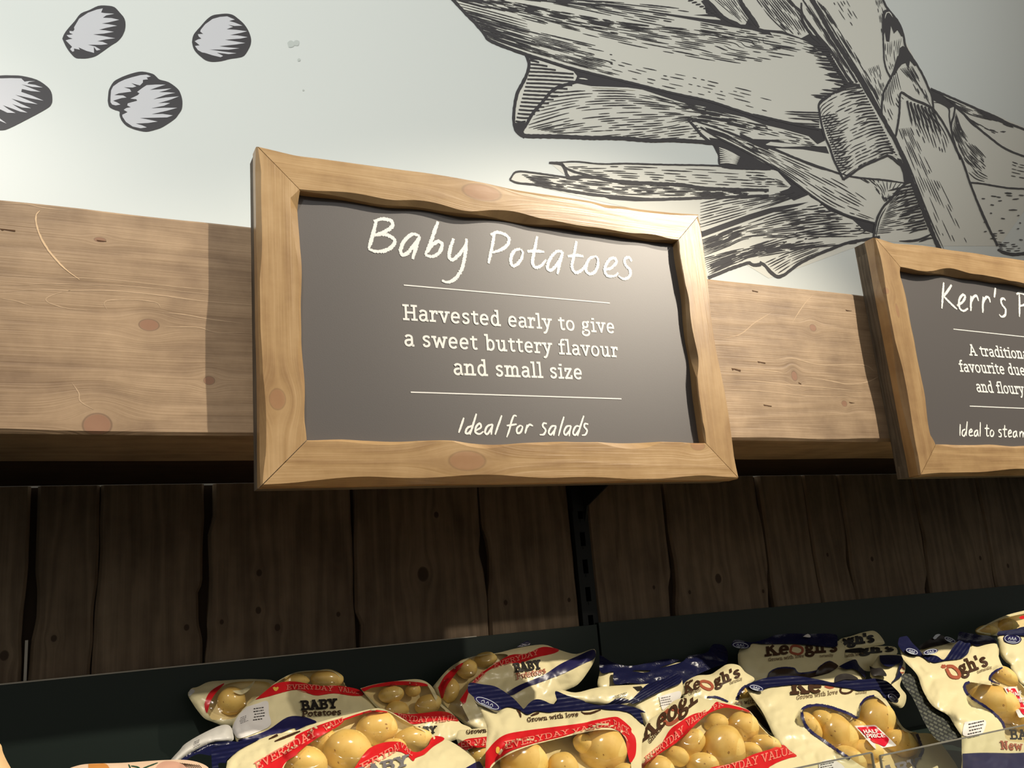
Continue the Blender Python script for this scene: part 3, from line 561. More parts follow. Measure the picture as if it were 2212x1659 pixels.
# a curved scratch and a few gouges
M_nick = plain('timber_nick', (92, 66, 44), .7, .2)
M_scratch = plain('timber_scratch', (236, 206, 168), .6, .2)
for pts, w in [([(86, 455), (78, 466), (80, 490), (92, 520), (112, 550), (140, 580), (172, 604)], 3.6), ([(318, 840), (322, 815), (330, 792), (352, 806), (338, 824)], 0)]:
    if not w: continue
    L, R = ribbon2d(spline(pts, 6), w, .3, random.Random(2), (.4, .2))
    add_strips(bb, [(L, R)], lambda x, y: at(x, y, YBEAM-.0004), 2)
M_grain = plain('pale_grain', (196, 170, 140), .55, .3)
cb_, cr_ = (lambda p: [(x/2.764, 400+y/2.764) for x, y in p]), (lambda p: [(1500+x/3.317, 580+y/3.317) for x, y in p])
for pts, w in [(cb_([(0,640),(200,622),(420,628),(640,628),(900,650),(1200,690),(1490,716)]), 2.4), (cb_([(420,628),(330,650),(275,678),(300,705),(400,735),(520,748)]), 2.2), (cb_([(640,745),(622,705),(660,686),(800,682),(930,700),(962,735)]), 2.2), (cb_([(0,675),(90,690),(190,722)]), 2.2), (cb_([(960,760),(1100,772),(1250,800),(1490,830)]), 2.), (cb_([(0,540),(250,548),(600,560),(900,590),(1200,620),(1490,640)]), 1.4),
  (cb_([(0,600),(300,590),(640,596),(1000,625),(1490,680)]), 1.3), (cb_([(560,1340),(480,1290),(470,1240),(430,1180)]), 2.6), (cb_([(0,110),(150,112),(260,135),(400,150)]), 2.6), (cb_([(980,850),(1080,846),(1190,850),(1300,880),(1490,880)]), 1.8),
  (cr_([(200,720),(430,724),(560,736),(660,752)]), 2.2), (cr_([(560,662),(700,642),(900,690),(1200,690),(1290,735)]), 2.), (cr_([(800,780),(950,800),(1100,828),(1230,815),(1320,775)]), 2.4), (cr_([(230,798),(450,808),(640,830),(900,850),(1200,880)]), 2.2), (cr_([(240,870),(500,880),(800,912),(1250,925)]), 1.6), (cr_([(190,505),(330,470),(430,390),(560,310)]), 1.8), (cr_([(700,390),(750,310),(800,240),(850,190)]), 1.8)]:
    L, R = ribbon2d(spline(pts, 7), w, .25, random.Random(int(w*9)), (.2, .2))
    add_strips(bb, [(L, R)], lambda x, y: at(x, y, YBEAM-.0002), 3)
bb.build('board', [M_beam, M_nick, M_scratch, M_grain], bm_root)
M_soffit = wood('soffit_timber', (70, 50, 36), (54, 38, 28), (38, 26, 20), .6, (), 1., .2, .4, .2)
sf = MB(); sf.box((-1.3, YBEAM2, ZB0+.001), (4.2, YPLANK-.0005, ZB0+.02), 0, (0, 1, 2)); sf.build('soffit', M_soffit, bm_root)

# ------------------------------------------------------------------ plank back panels
GAPS_L = [
 ([(65.8,1075),(60.7,1224),(50.6,1318),(45.6,1382),(47,1420),(45,1480)], [(81,1075),(76,1224),(81,1274),(77.6,1335),(69,1382),(58,1476)]),
 ([(215,1100),(214.5,1190),(201,1359),(195.5,1446)], [(216.5,1100),(216.3,1190),(203.2,1359),(198,1446)]),
 ([(442,1109),(438.7,1190),(438.7,1257),(428.6,1281),(430,1338),(438.7,1386),(438.7,1430)], [(462,1109),(450.6,1156),(454,1251),(449,1342),(450.6,1369),(443.8,1430)]),
 ([(758,1067),(764.6,1210),(766,1314),(772.5,1396)], [(768,1067),(767.5,1210),(768.5,1314),(783,1352),(781,1396)]),
 ([(1035,1061),(1040,1153),(1038,1188),(1049,1241),(1055.7,1289),(1059,1368)], [(1037,1061),(1043,1131),(1055.7,1172),(1060,1197),(1059.5,1241),(1057,1289),(1060.5,1366)]),
]
GAPS_R = [
 ([(1436,1085),(1442,1148),(1452.8,1233),(1448.6,1275),(1452.8,1325)], [(1441,1085),(1447,1148),(1459,1212),(1463,1254),(1463,1325)]),
 ([(1638,1085),(1651,1148),(1661,1216),(1661,1258),(1663.5,1311)], [(1648,1085),(1657,1148),(1665.6,1216),(1668,1254),(1678,1309)]),
 ([(1743,1085),(1757,1190),(1777,1295)], [(1744.5,1085),(1758.5,1190),(1778.5,1295)]),
 ([(1809,1030),(1828,1148),(1832,1216),(1851,1287)], [(1811,1030),(1833,1157),(1842,1233),(1853,1287)]),
 ([(1984,1110),(1992,1148),(2005,1233),(2001,1275)], [(1986,1110),(1996,1148),(2007,1241),(2013,1275)]),
 ([(2118.6,1085),(2135.5,1161),(2150,1258)], [(2120.7,1085),(2141,1191),(2153,1258)]),
]
def edge_curve(pts):
    q = sorted(((lambda p: (p.z, p.x))(at(x, y, YPLANK)) for x, y in pts))
    def fn(z):
        if z <= q[0][0]: return q[0][1]
        if z >= q[-1][0]: return q[-1][1]
        for (z0, x0), (z1, x1) in zip(q, q[1:]):
            if z0 <= z <= z1:
                t = (z-z0)/(z1-z0); t = t*t*(3-2*t) if abs(x1-x0) > .004 else t
                return x0+(x1-x0)*t
    return fn
M_gap = plain('gap_shadow_board', (66, 55, 46), .9, .1)
M_strip = plain('pale_strip', (206, 200, 188), .6)
def plank_panel(gaps, xl, xr, zlo, zhi, mat, seed):
    mb = MB(); rnd = random.Random(seed)
    es = [lambda z: xl] + [f for g in gaps for f in (edge_curve(g[0]), edge_curve(g[1]))] + [lambda z: xr]
    for k in range(0, len(es), 2):
        lf, rf = es[k], es[k+1]; off = rnd.uniform(0, 9); yo = YPLANK+rnd.uniform(0, .0025); n = 70
        rows, gcs = [], []
        for i in range(n+1):
            z = zlo+(zhi-zlo)*i/n; a, b = lf(z), rf(z)
            wv = .0012*noise.noise(Vector((z*25, k, seed)))
            ws = min(.004, (b-a)*.1)
            pr = [(a, YPLANK+.016), (a+wv, yo+.005), (a+ws+wv, yo), ((a+b)/2, yo), (b-ws-wv, yo), (b-wv, yo+.005), (b, YPLANK+.016)]
            rows.append([(x, y, z) for x, y in pr]); gcs.append([(z-CZ, x-es[k](zlo)*0+off*0, off) for x, y in pr])
        mb.grid(rows, 0, False, gcs)
        mb.add(rows[-1], [tuple(range(7))], 0, gcs[-1])
    mb.box((xl, YPLANK+.0165, zlo), (xr, YPLANK+.022, zhi), 1)
    return mb
pk = []
for (px, py, r) in [(345/2.963, 920+1360/2.963, .0035), (1777/2.963, 920+1290/2.963, .004), (1655/2.963, 920+1180/2.963, .004), (1660/2.963, 920+940/2.963, .004), (27/2.963, 920+1470/2.963, .005), (1420/2.963, 920+1255/2.963, .0028), (600+415/3.16, 1020+970/3.16, .003), (600+995/3.16, 1020+695/3.16, .009), (600+1557/3.16, 1020+890/3.16, .0035), (1195/2.963, 920+1290/2.963, .0035), (600+1990/3.16, 1020+872/3.16, .003), (600+1085/3.16, 1020+290/3.16, .004)]:
    p = at(px, py, YPLANK); pk.append((p.z-CZ, p.x, r*1.25, r))
pk2 = []
for (px, py, r) in [(1280+318/2.373, 980+685/2.373, .0028), (1280+498/2.373, 980+710/2.373, .003), (1280+645/2.373, 980+640/2.373, .007), (1280+1205/2.373, 980+518/2.373, .003), (1280+1435/2.373, 980+540/2.373, .004), (1280+1990/2.373, 980+535/2.373, .004), (1280+875/2.373, 980+705/2.373, .003), (1280+2130/2.373, 980+575/2.373, .004)]:
    p = at(px, py, YPLANK); pk2.append((p.z-CZ, p.x, r*1.25, r))
M_plank = wood('plank_wood', (158, 138, 115), (130, 112, 92), (100, 85, 69), .7, pk, .8, .5, .4, .2, (58, 42, 34), 70.)
M_plank2 = wood('plank_wood_right', (158, 138, 115), (131, 113, 93), (101, 86, 70), .7, pk2, .8, .5, .4, .2, (58, 42, 34), 70.)
XP0, XP1 = .8345, .8735                     # the slotted upright stands between the two panels
p_l = empty('plank_panel', (.0, YPLANK, CZ-.4), 'brown upright-plank back panel left of the slotted upright', 'panel', 'plank back panels')
plank_panel(GAPS_L, -1.3, XP0, CZ-.45, ZB0+.001, M_plank, 11).build('boards', [M_plank, M_gap], p_l)
a, b = at(57.5, 1383, YPLANK-.002), at(53.5, 1478, YPLANK-.002)
st = MB(); st.add([(a.x-.0018, a.y, a.z), (a.x+.0018, a.y, a.z), (b.x+.0018, b.y, b.z), (b.x-.0018, b.y, b.z), (a.x-.0018, a.y+.006, a.z), (a.x+.0018, a.y+.006, a.z), (b.x+.0018, b.y+.006, b.z), (b.x-.0018, b.y+.006, b.z)],
   [(0, 1, 2, 3), (4, 7, 6, 5), (0, 4, 5, 1), (1, 5, 6, 2), (2, 6, 7, 3), (3, 7, 4, 0)])
tag(st.build('joint_strip', M_strip, p_l), 'thin pale strip in the joint')
p_r = empty('plank_panel', (2.4, YPLANK, CZ-.4), 'brown upright-plank back panel right of the slotted upright', 'panel', 'plank back panels')
plank_panel(GAPS_R, XP1, 4.2, CZ-.45, ZB0+.001, M_plank2, 23).build('boards', [M_plank2, M_gap], p_r)

# ------------------------------------------------------------------ slotted upright with its bracket
M_black = plain('black_steel', (30, 34, 34), .55, .4)
M_dark = plain('slot_dark', (6, 7, 8), .9, .1)
up = empty('slotted_upright', ((XP0+XP1)/2, YPLANK-.012, 0), 'black slotted steel upright between the two plank panels', 'upright')
um = MB(); xa, xb = XP0+.0015, XP1-.0015; yf = YPLANK-.006; sx0, sx1 = xa+.011, xa+.0215
pitch = .0490; p0 = at(1258, 1224, yf).z; zs = []
z = p0
while z > CZ-.30: z -= pitch
zlo = .02; slots = []
while z < ZB0-.02: slots.append((z-.0125, z+.0125)); z += pitch
um.box((xa, yf, zlo), (sx0, yf+.03, ZB0+.001)); um.box((sx1, yf, zlo), (xb-.008, yf+.03, ZB0+.001)); um.box((xb-.008, yf+.007, zlo), (xb, yf+.03, ZB0+.001))
prev = zlo
for s0, s1 in slots:
    um.box((sx0, yf, prev), (sx1, yf+.03, s0)); um.box((sx0, yf+.018, s0), (sx1, yf+.03, s1), 1)
    um.box((sx0+.0035, yf-.0012, s0-.006), (sx1-.0035, yf, s0-.001), 0)
    prev = s1
um.box((sx0, yf, prev), (sx1, yf+.03, ZB0+.001))
um.build('post', [M_black, M_dark], up)
bk = MB(); xk = (XP0+XP1)/2+.008
poly = [(yf, CZ+.135), (yf-.012, CZ+.163), (yf-.16, CZ+.215), (yf, CZ+.215)]
for t_ in (-.0015, .0015):
    bk.add([(xk+t_, y, z) for y, z in poly], [(0, 1, 2, 3) if t_ < 0 else (3, 2, 1, 0)])
bk.add([(xk-.0015, y, z) for y, z in poly]+[(xk+.0015, y, z) for y, z in poly], [(i, (i+1) % 4, 4+(i+1) % 4, 4+i) for i in range(4)])
bk.box((xa, yf-.003, CZ+.155), (xb-.004, yf-.0005, ZB0-.001))
bk.build('bracket', M_black, up)

# ------------------------------------------------------------------ dark green shelf backs, shelf and base
M_green = plain('green_enamel', (38, 50, 44), .42, .45, bump=(180, .05))
M_edge = plain('painted_lip_light', (214, 206, 190), .6)  # light caught by the top lip, painted as a pale colour
XM = .8535
zt = lambda px, py: at(px, py, YPANEL).z
g1 = empty('shelf_back', (-.2, YPANEL, CZ-.2), 'dark green steel shelf back with light painted along its top lip, left bay', 'shelf back', 'green shelf backs')
zl, zr = zt(0, 1480), zt(1255, 1352.5)
gm = MB(); sl = (zr-zl)/(at(1255, 1352, YPANEL).x-at(0, 1480, YPANEL).x); zx = lambda x: zl+sl*(x-at(0, 1480, YPANEL).x)
def slab(mb, x0, x1, y0, y1, z0a, z0b, z1a, z1b, mi=0):
    vs = [(x0, y0, z0a), (x1, y0, z0b), (x1, y0, z1b), (x0, y0, z1a), (x0, y1, z0a), (x1, y1, z0b), (x1, y1, z1b), (x0, y1, z1a)]
    mb.add(vs, [(0, 1, 2, 3), (4, 7, 6, 5), (0, 4, 5, 1), (1, 5, 6, 2), (2, 6, 7, 3), (3, 7, 4, 0)], mi)
slab(gm, -1.3, XM-.002, YPANEL, YPANEL+.012, CZ-.36, CZ-.36, zx(-1.3), zx(XM)); gm.build('sheet', M_green, g1)
ge = MB(); xe = at(1030, 1375, YPANEL).x
slab(ge, -1.3, xe, YPANEL+.001, YPANEL+.011, zx(-1.3), zx(xe), zx(-1.3)+.0024, zx(xe)+.0012); tag(ge.build('lit_lip', M_edge, g1), 'top lip with its caught light painted pale')
g2 = empty('shelf_back', (2.2, YPANEL, CZ-.2), 'dark green steel shelf back, right bay', 'shelf back', 'green shelf backs')
zl2, zr2 = zt(1294.7, 1345), zt(2212, 1263); xl2, xr2 = at(1294.7, 1345, YPANEL).x, at(2212, 1263, YPANEL).x
s2 = (zr2-zl2)/(xr2-xl2); zx2 = lambda x: zl2+s2*(x-xl2)
gm = MB(); slab(gm, XM+.002, 4.2, YPANEL-.001, YPANEL+.011, CZ-.36, CZ-.36, zx2(XM), zx2(4.2)); gm.build('sheet', M_green, g2)
ZSH = lambda y: CZ-.36+.05*(y-.8)/.6       # top of the sloping shelf
sh = empty('produce_shelf', (1.2, 1.1, CZ-.4), 'dark green sloping produce shelf the potato bags lie on', 'shelf')
sm_ = MB(); vs = []
for x in (-1.3, 4.2):
    for y, dz in ((.70, 0), (YPANEL-.0015, 0), (YPANEL-.0015, -.02), (.70, -.02)): vs.append((x, y, ZSH(y)+dz))
sm_.add(vs, [(0, 1, 2, 3), (7, 6, 5, 4), (0, 4, 5, 1), (1, 5, 6, 2), (2, 6, 7, 3), (3, 7, 4, 0)])
sm_.build('deck', M_green, sh)
sb = MB(); sb.box((-1.3, .72, 0.0), (4.2, .74, ZSH(.72)-.021)); sb.build('front_panel', M_green, sh)

# ------------------------------------------------------------------ framed boards
def rail_mesh(P, Q, nrm, w, seed, Y0=YS, Y1=YBACK, outer=None, inner=None, so_fn=None):
    """mitred frame rail from P to Q (x, z), carved by hand along both edges; gc follows the grain"""
    mb = MB(); n = 200; ex, ez = Q[0]-P[0], Q[1]-P[1]; Ln = sqrt(ex*ex+ez*ez); ex /= Ln; ez /= Ln
    rows, gcs = [], []
    for i in range(n+1):
        t = i/n; tt = .0006/Ln+t*(1-.0012/Ln)
        s = t*Ln
        ends = min(1, min(t, 1-t)*14)
        c1 = .0014+.0110*ends*max(0, noise.noise(Vector((s*8, seed, .5)))+.18)       # outer bevel
        c2 = .0016+.0130*ends*max(0, noise.noise(Vector((s*11, seed, 3.5)))+.16)     # inner bevel
        so = .0010+.0040*ends*max(0, noise.noise(Vector((s*7, seed, 7.5))))+(so_fn(t) if so_fn else 0)
        si = .0036*ends*noise.noise(Vector((s*12, seed, 9.5)))
        cr = .0007*noise.noise(Vector((s*6, seed, 2.2)))
        wi = w+si
        pr = [(so*.4, Y1), (so*.5, Y0+c1*1.3+.002), (so+c1*.85, Y0+.0002), (w*.35, Y0+cr*.4), (w*.65, Y0+cr*.4), (wi-c2*.75, Y0+.0002), (wi, Y0+c2*.9), (wi, Y1)]
        row, g = [], []
        for d, y in pr:
            al = d+tt*(Ln-2*d)
            row.append((P[0]+ex*al+nrm[0]*d, y, P[1]+ez*al+nrm[1]*d)); g.append((al, d-(y-Y0)*.6, seed))
        rows.append(row); gcs.append(g)
    mb.grid(rows, 0, False, gcs)
    mb.add(rows[0], [tuple(range(8))], 0, gcs[0]); mb.add(rows[-1], [tuple(range(7, -1, -1))], 0, gcs[-1])
    return mb
WH = dict(light=(198, 166, 122), mid=(177, 144, 100), dark=(144, 110, 73))
def frame_wood(name, knots): return wood(name, WH['light'], WH['mid'], WH['dark'], .33, knots, .8, .26, .5, .6, (150, 98, 74), 75., .18, .45)
M_back = wood('grey_raw_wood', (128, 118, 104), (104, 95, 84), (78, 70, 62), .75, (), 1.4, .6, .5, .2, ring=140.)
M_slate = plain('chalkboard_paint', (88, 84, 83), .42, .8, bump=(900, .04))
M_chalk = plain('chalk_white', (255, 255, 252), .8, .2)
def sign(x0, x1, z0, z1, w, label, seed, knots, so_top=None, so_right=None):
    root = empty('framed_chalkboard', ((x0+x1)/2, YBEAM, z0), label, 'sign')
    A, B, C_, D = (x0, z0), (x1, z0), (x1, z1), (x0, z1)
    sides = [('bottom', A, B, (0, 1)), ('right', B, C_, (-1, 0)), ('top', C_, D, (0, -1)), ('left', D, A, (1, 0))]
    for k, (nm, P, Q, nn) in enumerate(sides):
        m = frame_wood('frame_wood', knots.get(nm, ()))
        rail_mesh(P, Q, nn, w, seed+k*2.37, so_fn={'top': so_top, 'right': so_right}.get(nm)).build('frame_rail', m, root)
    bx = MB(); e = .0015; tk = .022
    for (a0, c0, a1, c1, ax) in [(x0+e, z0+e, x1-e, z0+tk, 0), (x0+e, z1-tk, x1-e, z1-e, 0), (x0+e, z0+tk, x0+tk, z1-tk, 2), (x1-tk, z0+tk, x1-e, z1-tk, 2)]:
        bx.box((a0, YBACK+.0004, c0), (a1, YBEAM-.0003, c1), 0, (2, 1, 0) if ax == 2 else (0, 1, 2), (seed, 0, 0))
    tag(bx.build('backing_box', M_back, root), 'grey raw wood box behind the frame')
    bd = MB(); bd.box((x0+w*.6, YBOARD, z0+w*.6), (x1-w*.6, YBOARD+.006, z1-w*.6)); board = bd.build('chalkboard', M_slate, root)
    return root, board
BO = lambda px, py: (lambda p: (p.x, p.z))(at(px, py, YBOARD))
B3 = lambda x, z: (x, YBOARD-.0003-STRIP[0]*4e-6, z)
def chalk_px(parent, name, strokes, off, sc, width, jit, seed):
    """handwritten strokes traced in a crop of the photo, laid on the board"""
    mb = MB(); rnd = random.Random(seed)
    for s in strokes:
        pts = [BO(off[0]+x/sc, off[1]+y/sc) for x, y in s]
        p = spline(pts, 9); n = max(8, int(length(p)/.0007)); p = resample(p, n)
        L, R = ribbon2d(p, width, jit, rnd, (.75, .6)); STRIP[0] = (STRIP[0]+1) % 97; n = len(L)
        yy = [YBOARD-.0003-STRIP[0]*2e-6-i*2.5e-6 for i in range(n)]     # a loop crosses over itself
        mb.add([(q[0], yy[i], q[1]) for i, q in enumerate(L)]+[(q[0], yy[i], q[1]) for i, q in enumerate(R)], [(i, i+1, n+i+1, n+i) for i in range(n-1)])
    return mb
def board_text(mb, text, p0, p1, caph, wgt=.135, track=.06):
    """printed line: baseline from pixel p0 to p1"""
    a, b = BO(*p0), BO(*p1); st_, tw = layout(text, SERIF, track); sx = sqrt((b[0]-a[0])**2+(b[1]-a[1])**2)/tw
    dx, dz = (b[0]-a[0])/tw, (b[1]-a[1])/tw
    add_strips(mb, text_quads(st_, wgt), lambda x, y: B3(a[0]+dx*x, a[1]+dz*x+y*caph))
def line_px(mb, p0, p1, wpx=.0016):
    L, R = ribbon2d([BO(*p0), BO(*p1)], wpx); add_strips(mb, [(L, R)], B3)

def kn(x, z, rx, ry): return (x, z, rx, ry)
X0, X1, Z0, Z1 = .1970, .8752, CZ+.1485, CZ+.5662
ss = lambda a, b, t: (lambda q: q*q*(3-2*q))(min(1, max(0, (t-a)/(b-a))))
# top rail runs right to left: t=0 at the right corner
so_top = lambda t: .005*ss(.56, .46, t)*ss(0, .05, t)+.004*exp(-((t-.245)/.03)**2)+.006*ss(.07, 0, t)*0+.004*exp(-(t/.03)**2)
so_right = lambda t: .0045*ss(.2, .6, t)+.004*exp(-((1-t)/.03)**2)-.0006
K1 = {'left': [kn(Z1-CZ-(at(590, 862, 1.).z-CZ), .020, .012, .009)], 'bottom': [kn(at(1010, 1000, 1.).x-X0, .028, .024, .012), kn(at(1508, 965, 1.).x-X0, .048, .012, .006)], 'top': [kn(X1-at(1040, 402, 1.).x, .020, .028, .012)]}
sg1, bo1 = sign(X0, X1, Z0, Z1, .0525, 'framed chalkboard sign lettered Baby Potatoes, whole sign in the middle', 3.1, K1, so_top, so_right)
A1 = [ # heading, crop at (520,290) x3.687
 [(1078,692),(1062,760),(1040,840),(1018,912)], [(1060,695),(1130,674),(1200,694),(1204,735),(1150,775),(1062,806)], [(1062,806),(1150,800),(1222,840),(1210,890),(1150,928),(1070,934),(1016,914)],
 [(1424,812),(1370,796),(1310,840),(1272,920),(1290,962),(1330,945),(1380,880),(1420,820)], [(1424,812),(1395,900),(1368,995)],
 [(1570,696),(1540,780),(1505,880),(1468,962)], [(1468,962),(1530,974),(1586,936),(1602,876),(1570,856),(1520,890),(1488,940)],
 [(1696,832),(1668,910),(1660,980),(1690,1000),(1740,955),(1790,880)], [(1798,832),(1788,950),(1760,1070),(1710,1148),(1650,1180),(1600,1166)],
 [(2020,786),(2004,880),(1972,1030)], [(1988,800),(2050,782),(2125,815),(2130,870),(2080,918),(2002,944)]]
A2 = [ # crop at (1060,380) x3.687
 [(236,582),(190,596),(160,650),(162,700),(190,716),(232,680),(254,620),(240,584)], [(370,482),(350,580),(332,680),(352,728),(400,716),(440,668)], [(290,602),(360,600),(426,606)],
 [(570,602),(520,606),(470,665),(450,735),(480,752),(530,700),(572,612)], [(574,604),(550,690),(530,784)], [(682,520),(662,630),(646,725),(676,770),(724,750),(760,700)], [(612,642),(676,634),(738,642)],
 [(822,642),(780,666),(756,740),(780,780),(826,768),(854,700),(846,650),(822,642)], [(904,746),(955,736),(998,690),(985,656),(942,670),(906,740),(928,795),(985,798),(1014,772)],
 [(1122,682),(1100,650),(1066,664),(1074,712),(1108,750),(1104,800),(1060,822),(1014,798)]]
hd = chalk_px(bo1, 'h', A1, (520, 290), 3.687, .0050, .3, 1); h2 = chalk_px(bo1, 'h', A2, (1060, 380), 3.687, .0049, .3, 2)
hd.add(h2.v, h2.f); tag(hd.build('heading_lettering', M_chalk, bo1), 'white handwritten words Baby Potatoes')
A3 = [[(1776,820),(1756,880),(1735,940)], [(1852,882),(1806,900),(1790,940),(1816,942),(1850,892)], [(1876,788),(1848,880),(1824,956)], [(1872,922),(1912,896),(1902,866),(1874,892),(1868,935),(1900,950),(1932,930)],
 [(2006,872),(1964,888),(1944,934),(1966,948),(2002,888)], [(2006,872),(1996,920),(1994,956)], [(2078,802),(2050,880),(2024,956)]]
A4 = [[(206,808),(184,804),(164,850),(146,920),(126,976)], [(126,884),(165,878),(206,872)], [(236,880),(208,904),(210,942),(236,936),(252,896),(236,880)], [(290,876),(282,910),(272,946)], [(282,908),(306,876),(336,886)],
 [(446,868),(420,864),(414,888),(436,918),(422,952),(388,956)], [(520,886),(484,890),(460,934),(480,954),(520,898)], [(520,886),(508,920),(500,964)], [(582,812),(560,885),(538,966)],
 [(640,886),(604,890),(582,936),(600,956),(640,900)], [(640,886),(628,925),(624,968)], [(712,890),(676,890),(654,940),(676,956),(712,900)], [(740,804),(712,890),(690,966)], [(776,872),(750,868),(744,892),(766,922),(752,954),(724,960)]]
ft = chalk_px(bo1, 'f', A3, (520, 680), 3.687, .0028, .14, 3); f2 = chalk_px(bo1, 'f', A4, (1060, 680), 3.687, .0027, .14, 4)
ft.add(f2.v, f2.f); tag(ft.build('footer_lettering', M_chalk, bo1), 'white handwritten words Ideal for salads')
tx = MB(); ch = .0212
board_text(tx, 'Harvested early to give', (870.5, 691.5), (1328.5, 720.5), ch)
board_text(tx, 'a sweet buttery flavour', (873, 747.5), (1335.5, 772.3), ch)
board_text(tx, 'and small size', (979.5, 809.8), (1258.5, 819.8), ch)
tag(tx.build('description_lettering', M_chalk, bo1), 'white printed description in three lines')
dl = MB(); line_px(dl, (872, 616), (1317, 655)); dl.build('divider_line', M_chalk, bo1)
dl = MB(); line_px(dl, (887, 847.3), (1342, 861.7)); dl.build('divider_line', M_chalk, bo1)

K2 = {'left': [kn(.135, .022, .012, .0035), kn(.100, .004, .006, .006)]}
sg2, bo2 = sign(1.2545, 1.2545+.678, CZ+.1490, CZ+.5705, .0525, "framed chalkboard sign lettered Kerr's, cut off by the right edge", 8.3, K2)
A5 = [[(1150,735),(1140,860),(1124,1080)], [(1254,768),(1200,850),(1150,918)], [(1150,918),(1230,1000),(1326,1090)], [(1326,1042),(1400,990),(1432,920),(1396,900),(1352,970),(1356,1070),(1410,1112),(1468,1078)],
 [(1510,912),(1508,1010),(1506,1112)], [(1508,1000),(1545,925),(1584,915),(1608,980)], [(1672,924),(1666,1030),(1664,1136)], [(1666,1012),(1704,936),(1742,934),(1764,1000)], [(1832,804),(1826,866),(1816,934)],
 [(1966,972),(1936,944),(1906,970),(1922,1032),(1966,1092),(1956,1168),(1912,1188),(1880,1158)], [(2146,890),(2150,1020),(2148,1190)], [(2110,890),(2150,872),(2210,890),(2252,950),(2230,1020),(2150,1050)]]
tag(chalk_px(bo2, 'h', A5[:-2], (1850, 490), 6.11, .0051, .26, 7).build('heading_lettering', M_chalk, bo2), "white handwritten word Kerr's")
tag(chalk_px(bo2, 'h', A5[-2:], (1850, 490), 6.11, .0051, .26, 7).build('heading_letter', M_chalk, bo2), 'white handwritten letter P')
A6 = [[(1000,1206),(999,1240),(998,1276)], [(1030,1236),(1014,1246),(1012,1270),(1024,1276),(1034,1250)], [(1042,1190),(1038,1230),(1036,1276)], [(1052,1258),(1070,1250),(1066,1236),(1054,1250),(1056,1274),(1078,1272)],
 [(1100,1240),(1086,1254),(1086,1276),(1098,1272),(1104,1246)], [(1104,1240),(1105,1260),(1110,1280)], [(1120,1194),(1119,1240),(1118,1280)], [(1160,1208),(1158,1250),(1160,1276),(1172,1274)], [(1146,1232),(1160,1231),(1174,1233)],
 [(1190,1240),(1180,1252),(1182,1276),(1194,1276),(1200,1256),(1190,1240)], [(1246,1240),(1234,1240),(1230,1250),(1244,1264),(1242,1280),(1228,1280)], [(1266,1212),(1264,1250),(1266,1280),(1278,1278)], [(1252,1238),(1266,1237),(1280,1238)],
 [(1288,1264),(1304,1256),(1300,1242),(1288,1254),(1290,1280),(1308,1278)], [(1334,1246),(1318,1258),(1318,1282),(1330,1278),(1336,1252)], [(1336,1246),(1336,1264),(1342,1284)], [(1356,1250),(1356,1284)], [(1357,1264),(1368,1250),(1374,1262),(1374,1286)], [(1375,1266),(1386,1252),(1393,1264),(1394,1288)]]
tag(chalk_px(bo2, 'f', A6, (1712, 480), 2.764, .0029, .1, 9).build('footer_lettering', M_chalk, bo2), 'white handwritten words Ideal to steam')
tx = MB(); ch2 = .0212
board_text(tx, 'A traditiona', (2094.5, 768), (2222, 776), ch2, .135, .03); board_text(tx, 'favourite due', (2073.5, 803), (2215.5, 811.5), ch2, .135, .03); board_text(tx, 'and floury', (2110, 847), (2213, 852.5), ch2, .135, .03)
tag(tx.build('description_lettering', M_chalk, bo2), 'white printed description in three lines')
dl = MB(); line_px(dl, (2059.3, 711), (2262, 733)); dl.build('divider_line', M_chalk, bo2)
dl = MB(); line_px(dl, (2094.4, 877.3), (2290, 885.5)); dl.build('divider_line', M_chalk, bo2)

# ------------------------------------------------------------------ bags of potatoes
from mathutils.geometry import delaunay_2d_cdt
M_cream = plain('printed_film_cream', (238, 226, 178), .32, .5, bump=(75, .32))
M_navy = plain('printed_film_navy', (24, 27, 62), .26, .6, bump=(260, .35))
M_nvprint = plain('navy_print', (36, 34, 80), .35, .5)
M_red = plain('red_print', (214, 34, 40), .32, .5)
M_pink = plain('band_letter_print', (240, 138, 118), .4, .4)
M_brown = plain('brown_print', (74, 50, 34), .4, .4)
M_rust = plain('rust_print', (172, 92, 66), .4, .4)
M_tag = plain('tagline_print', (128, 108, 80), .5, .4)
M_grey = plain('grey_print', (120, 116, 118), .5, .4)
M_white = plain('white_label', (236, 232, 226), .5, .4)
M_gold = plain('gold_print', (236, 190, 84), .4, .4)
M_pale = plain('pale_print', (196, 204, 214), .4, .4)
M_stick = plain('sticker_red', (222, 22, 52), .35, .5)
M_blackp = plain('black_print', (40, 36, 34), .5, .3)
M_film = film('clear_film', haze=.035, gloss=.035)
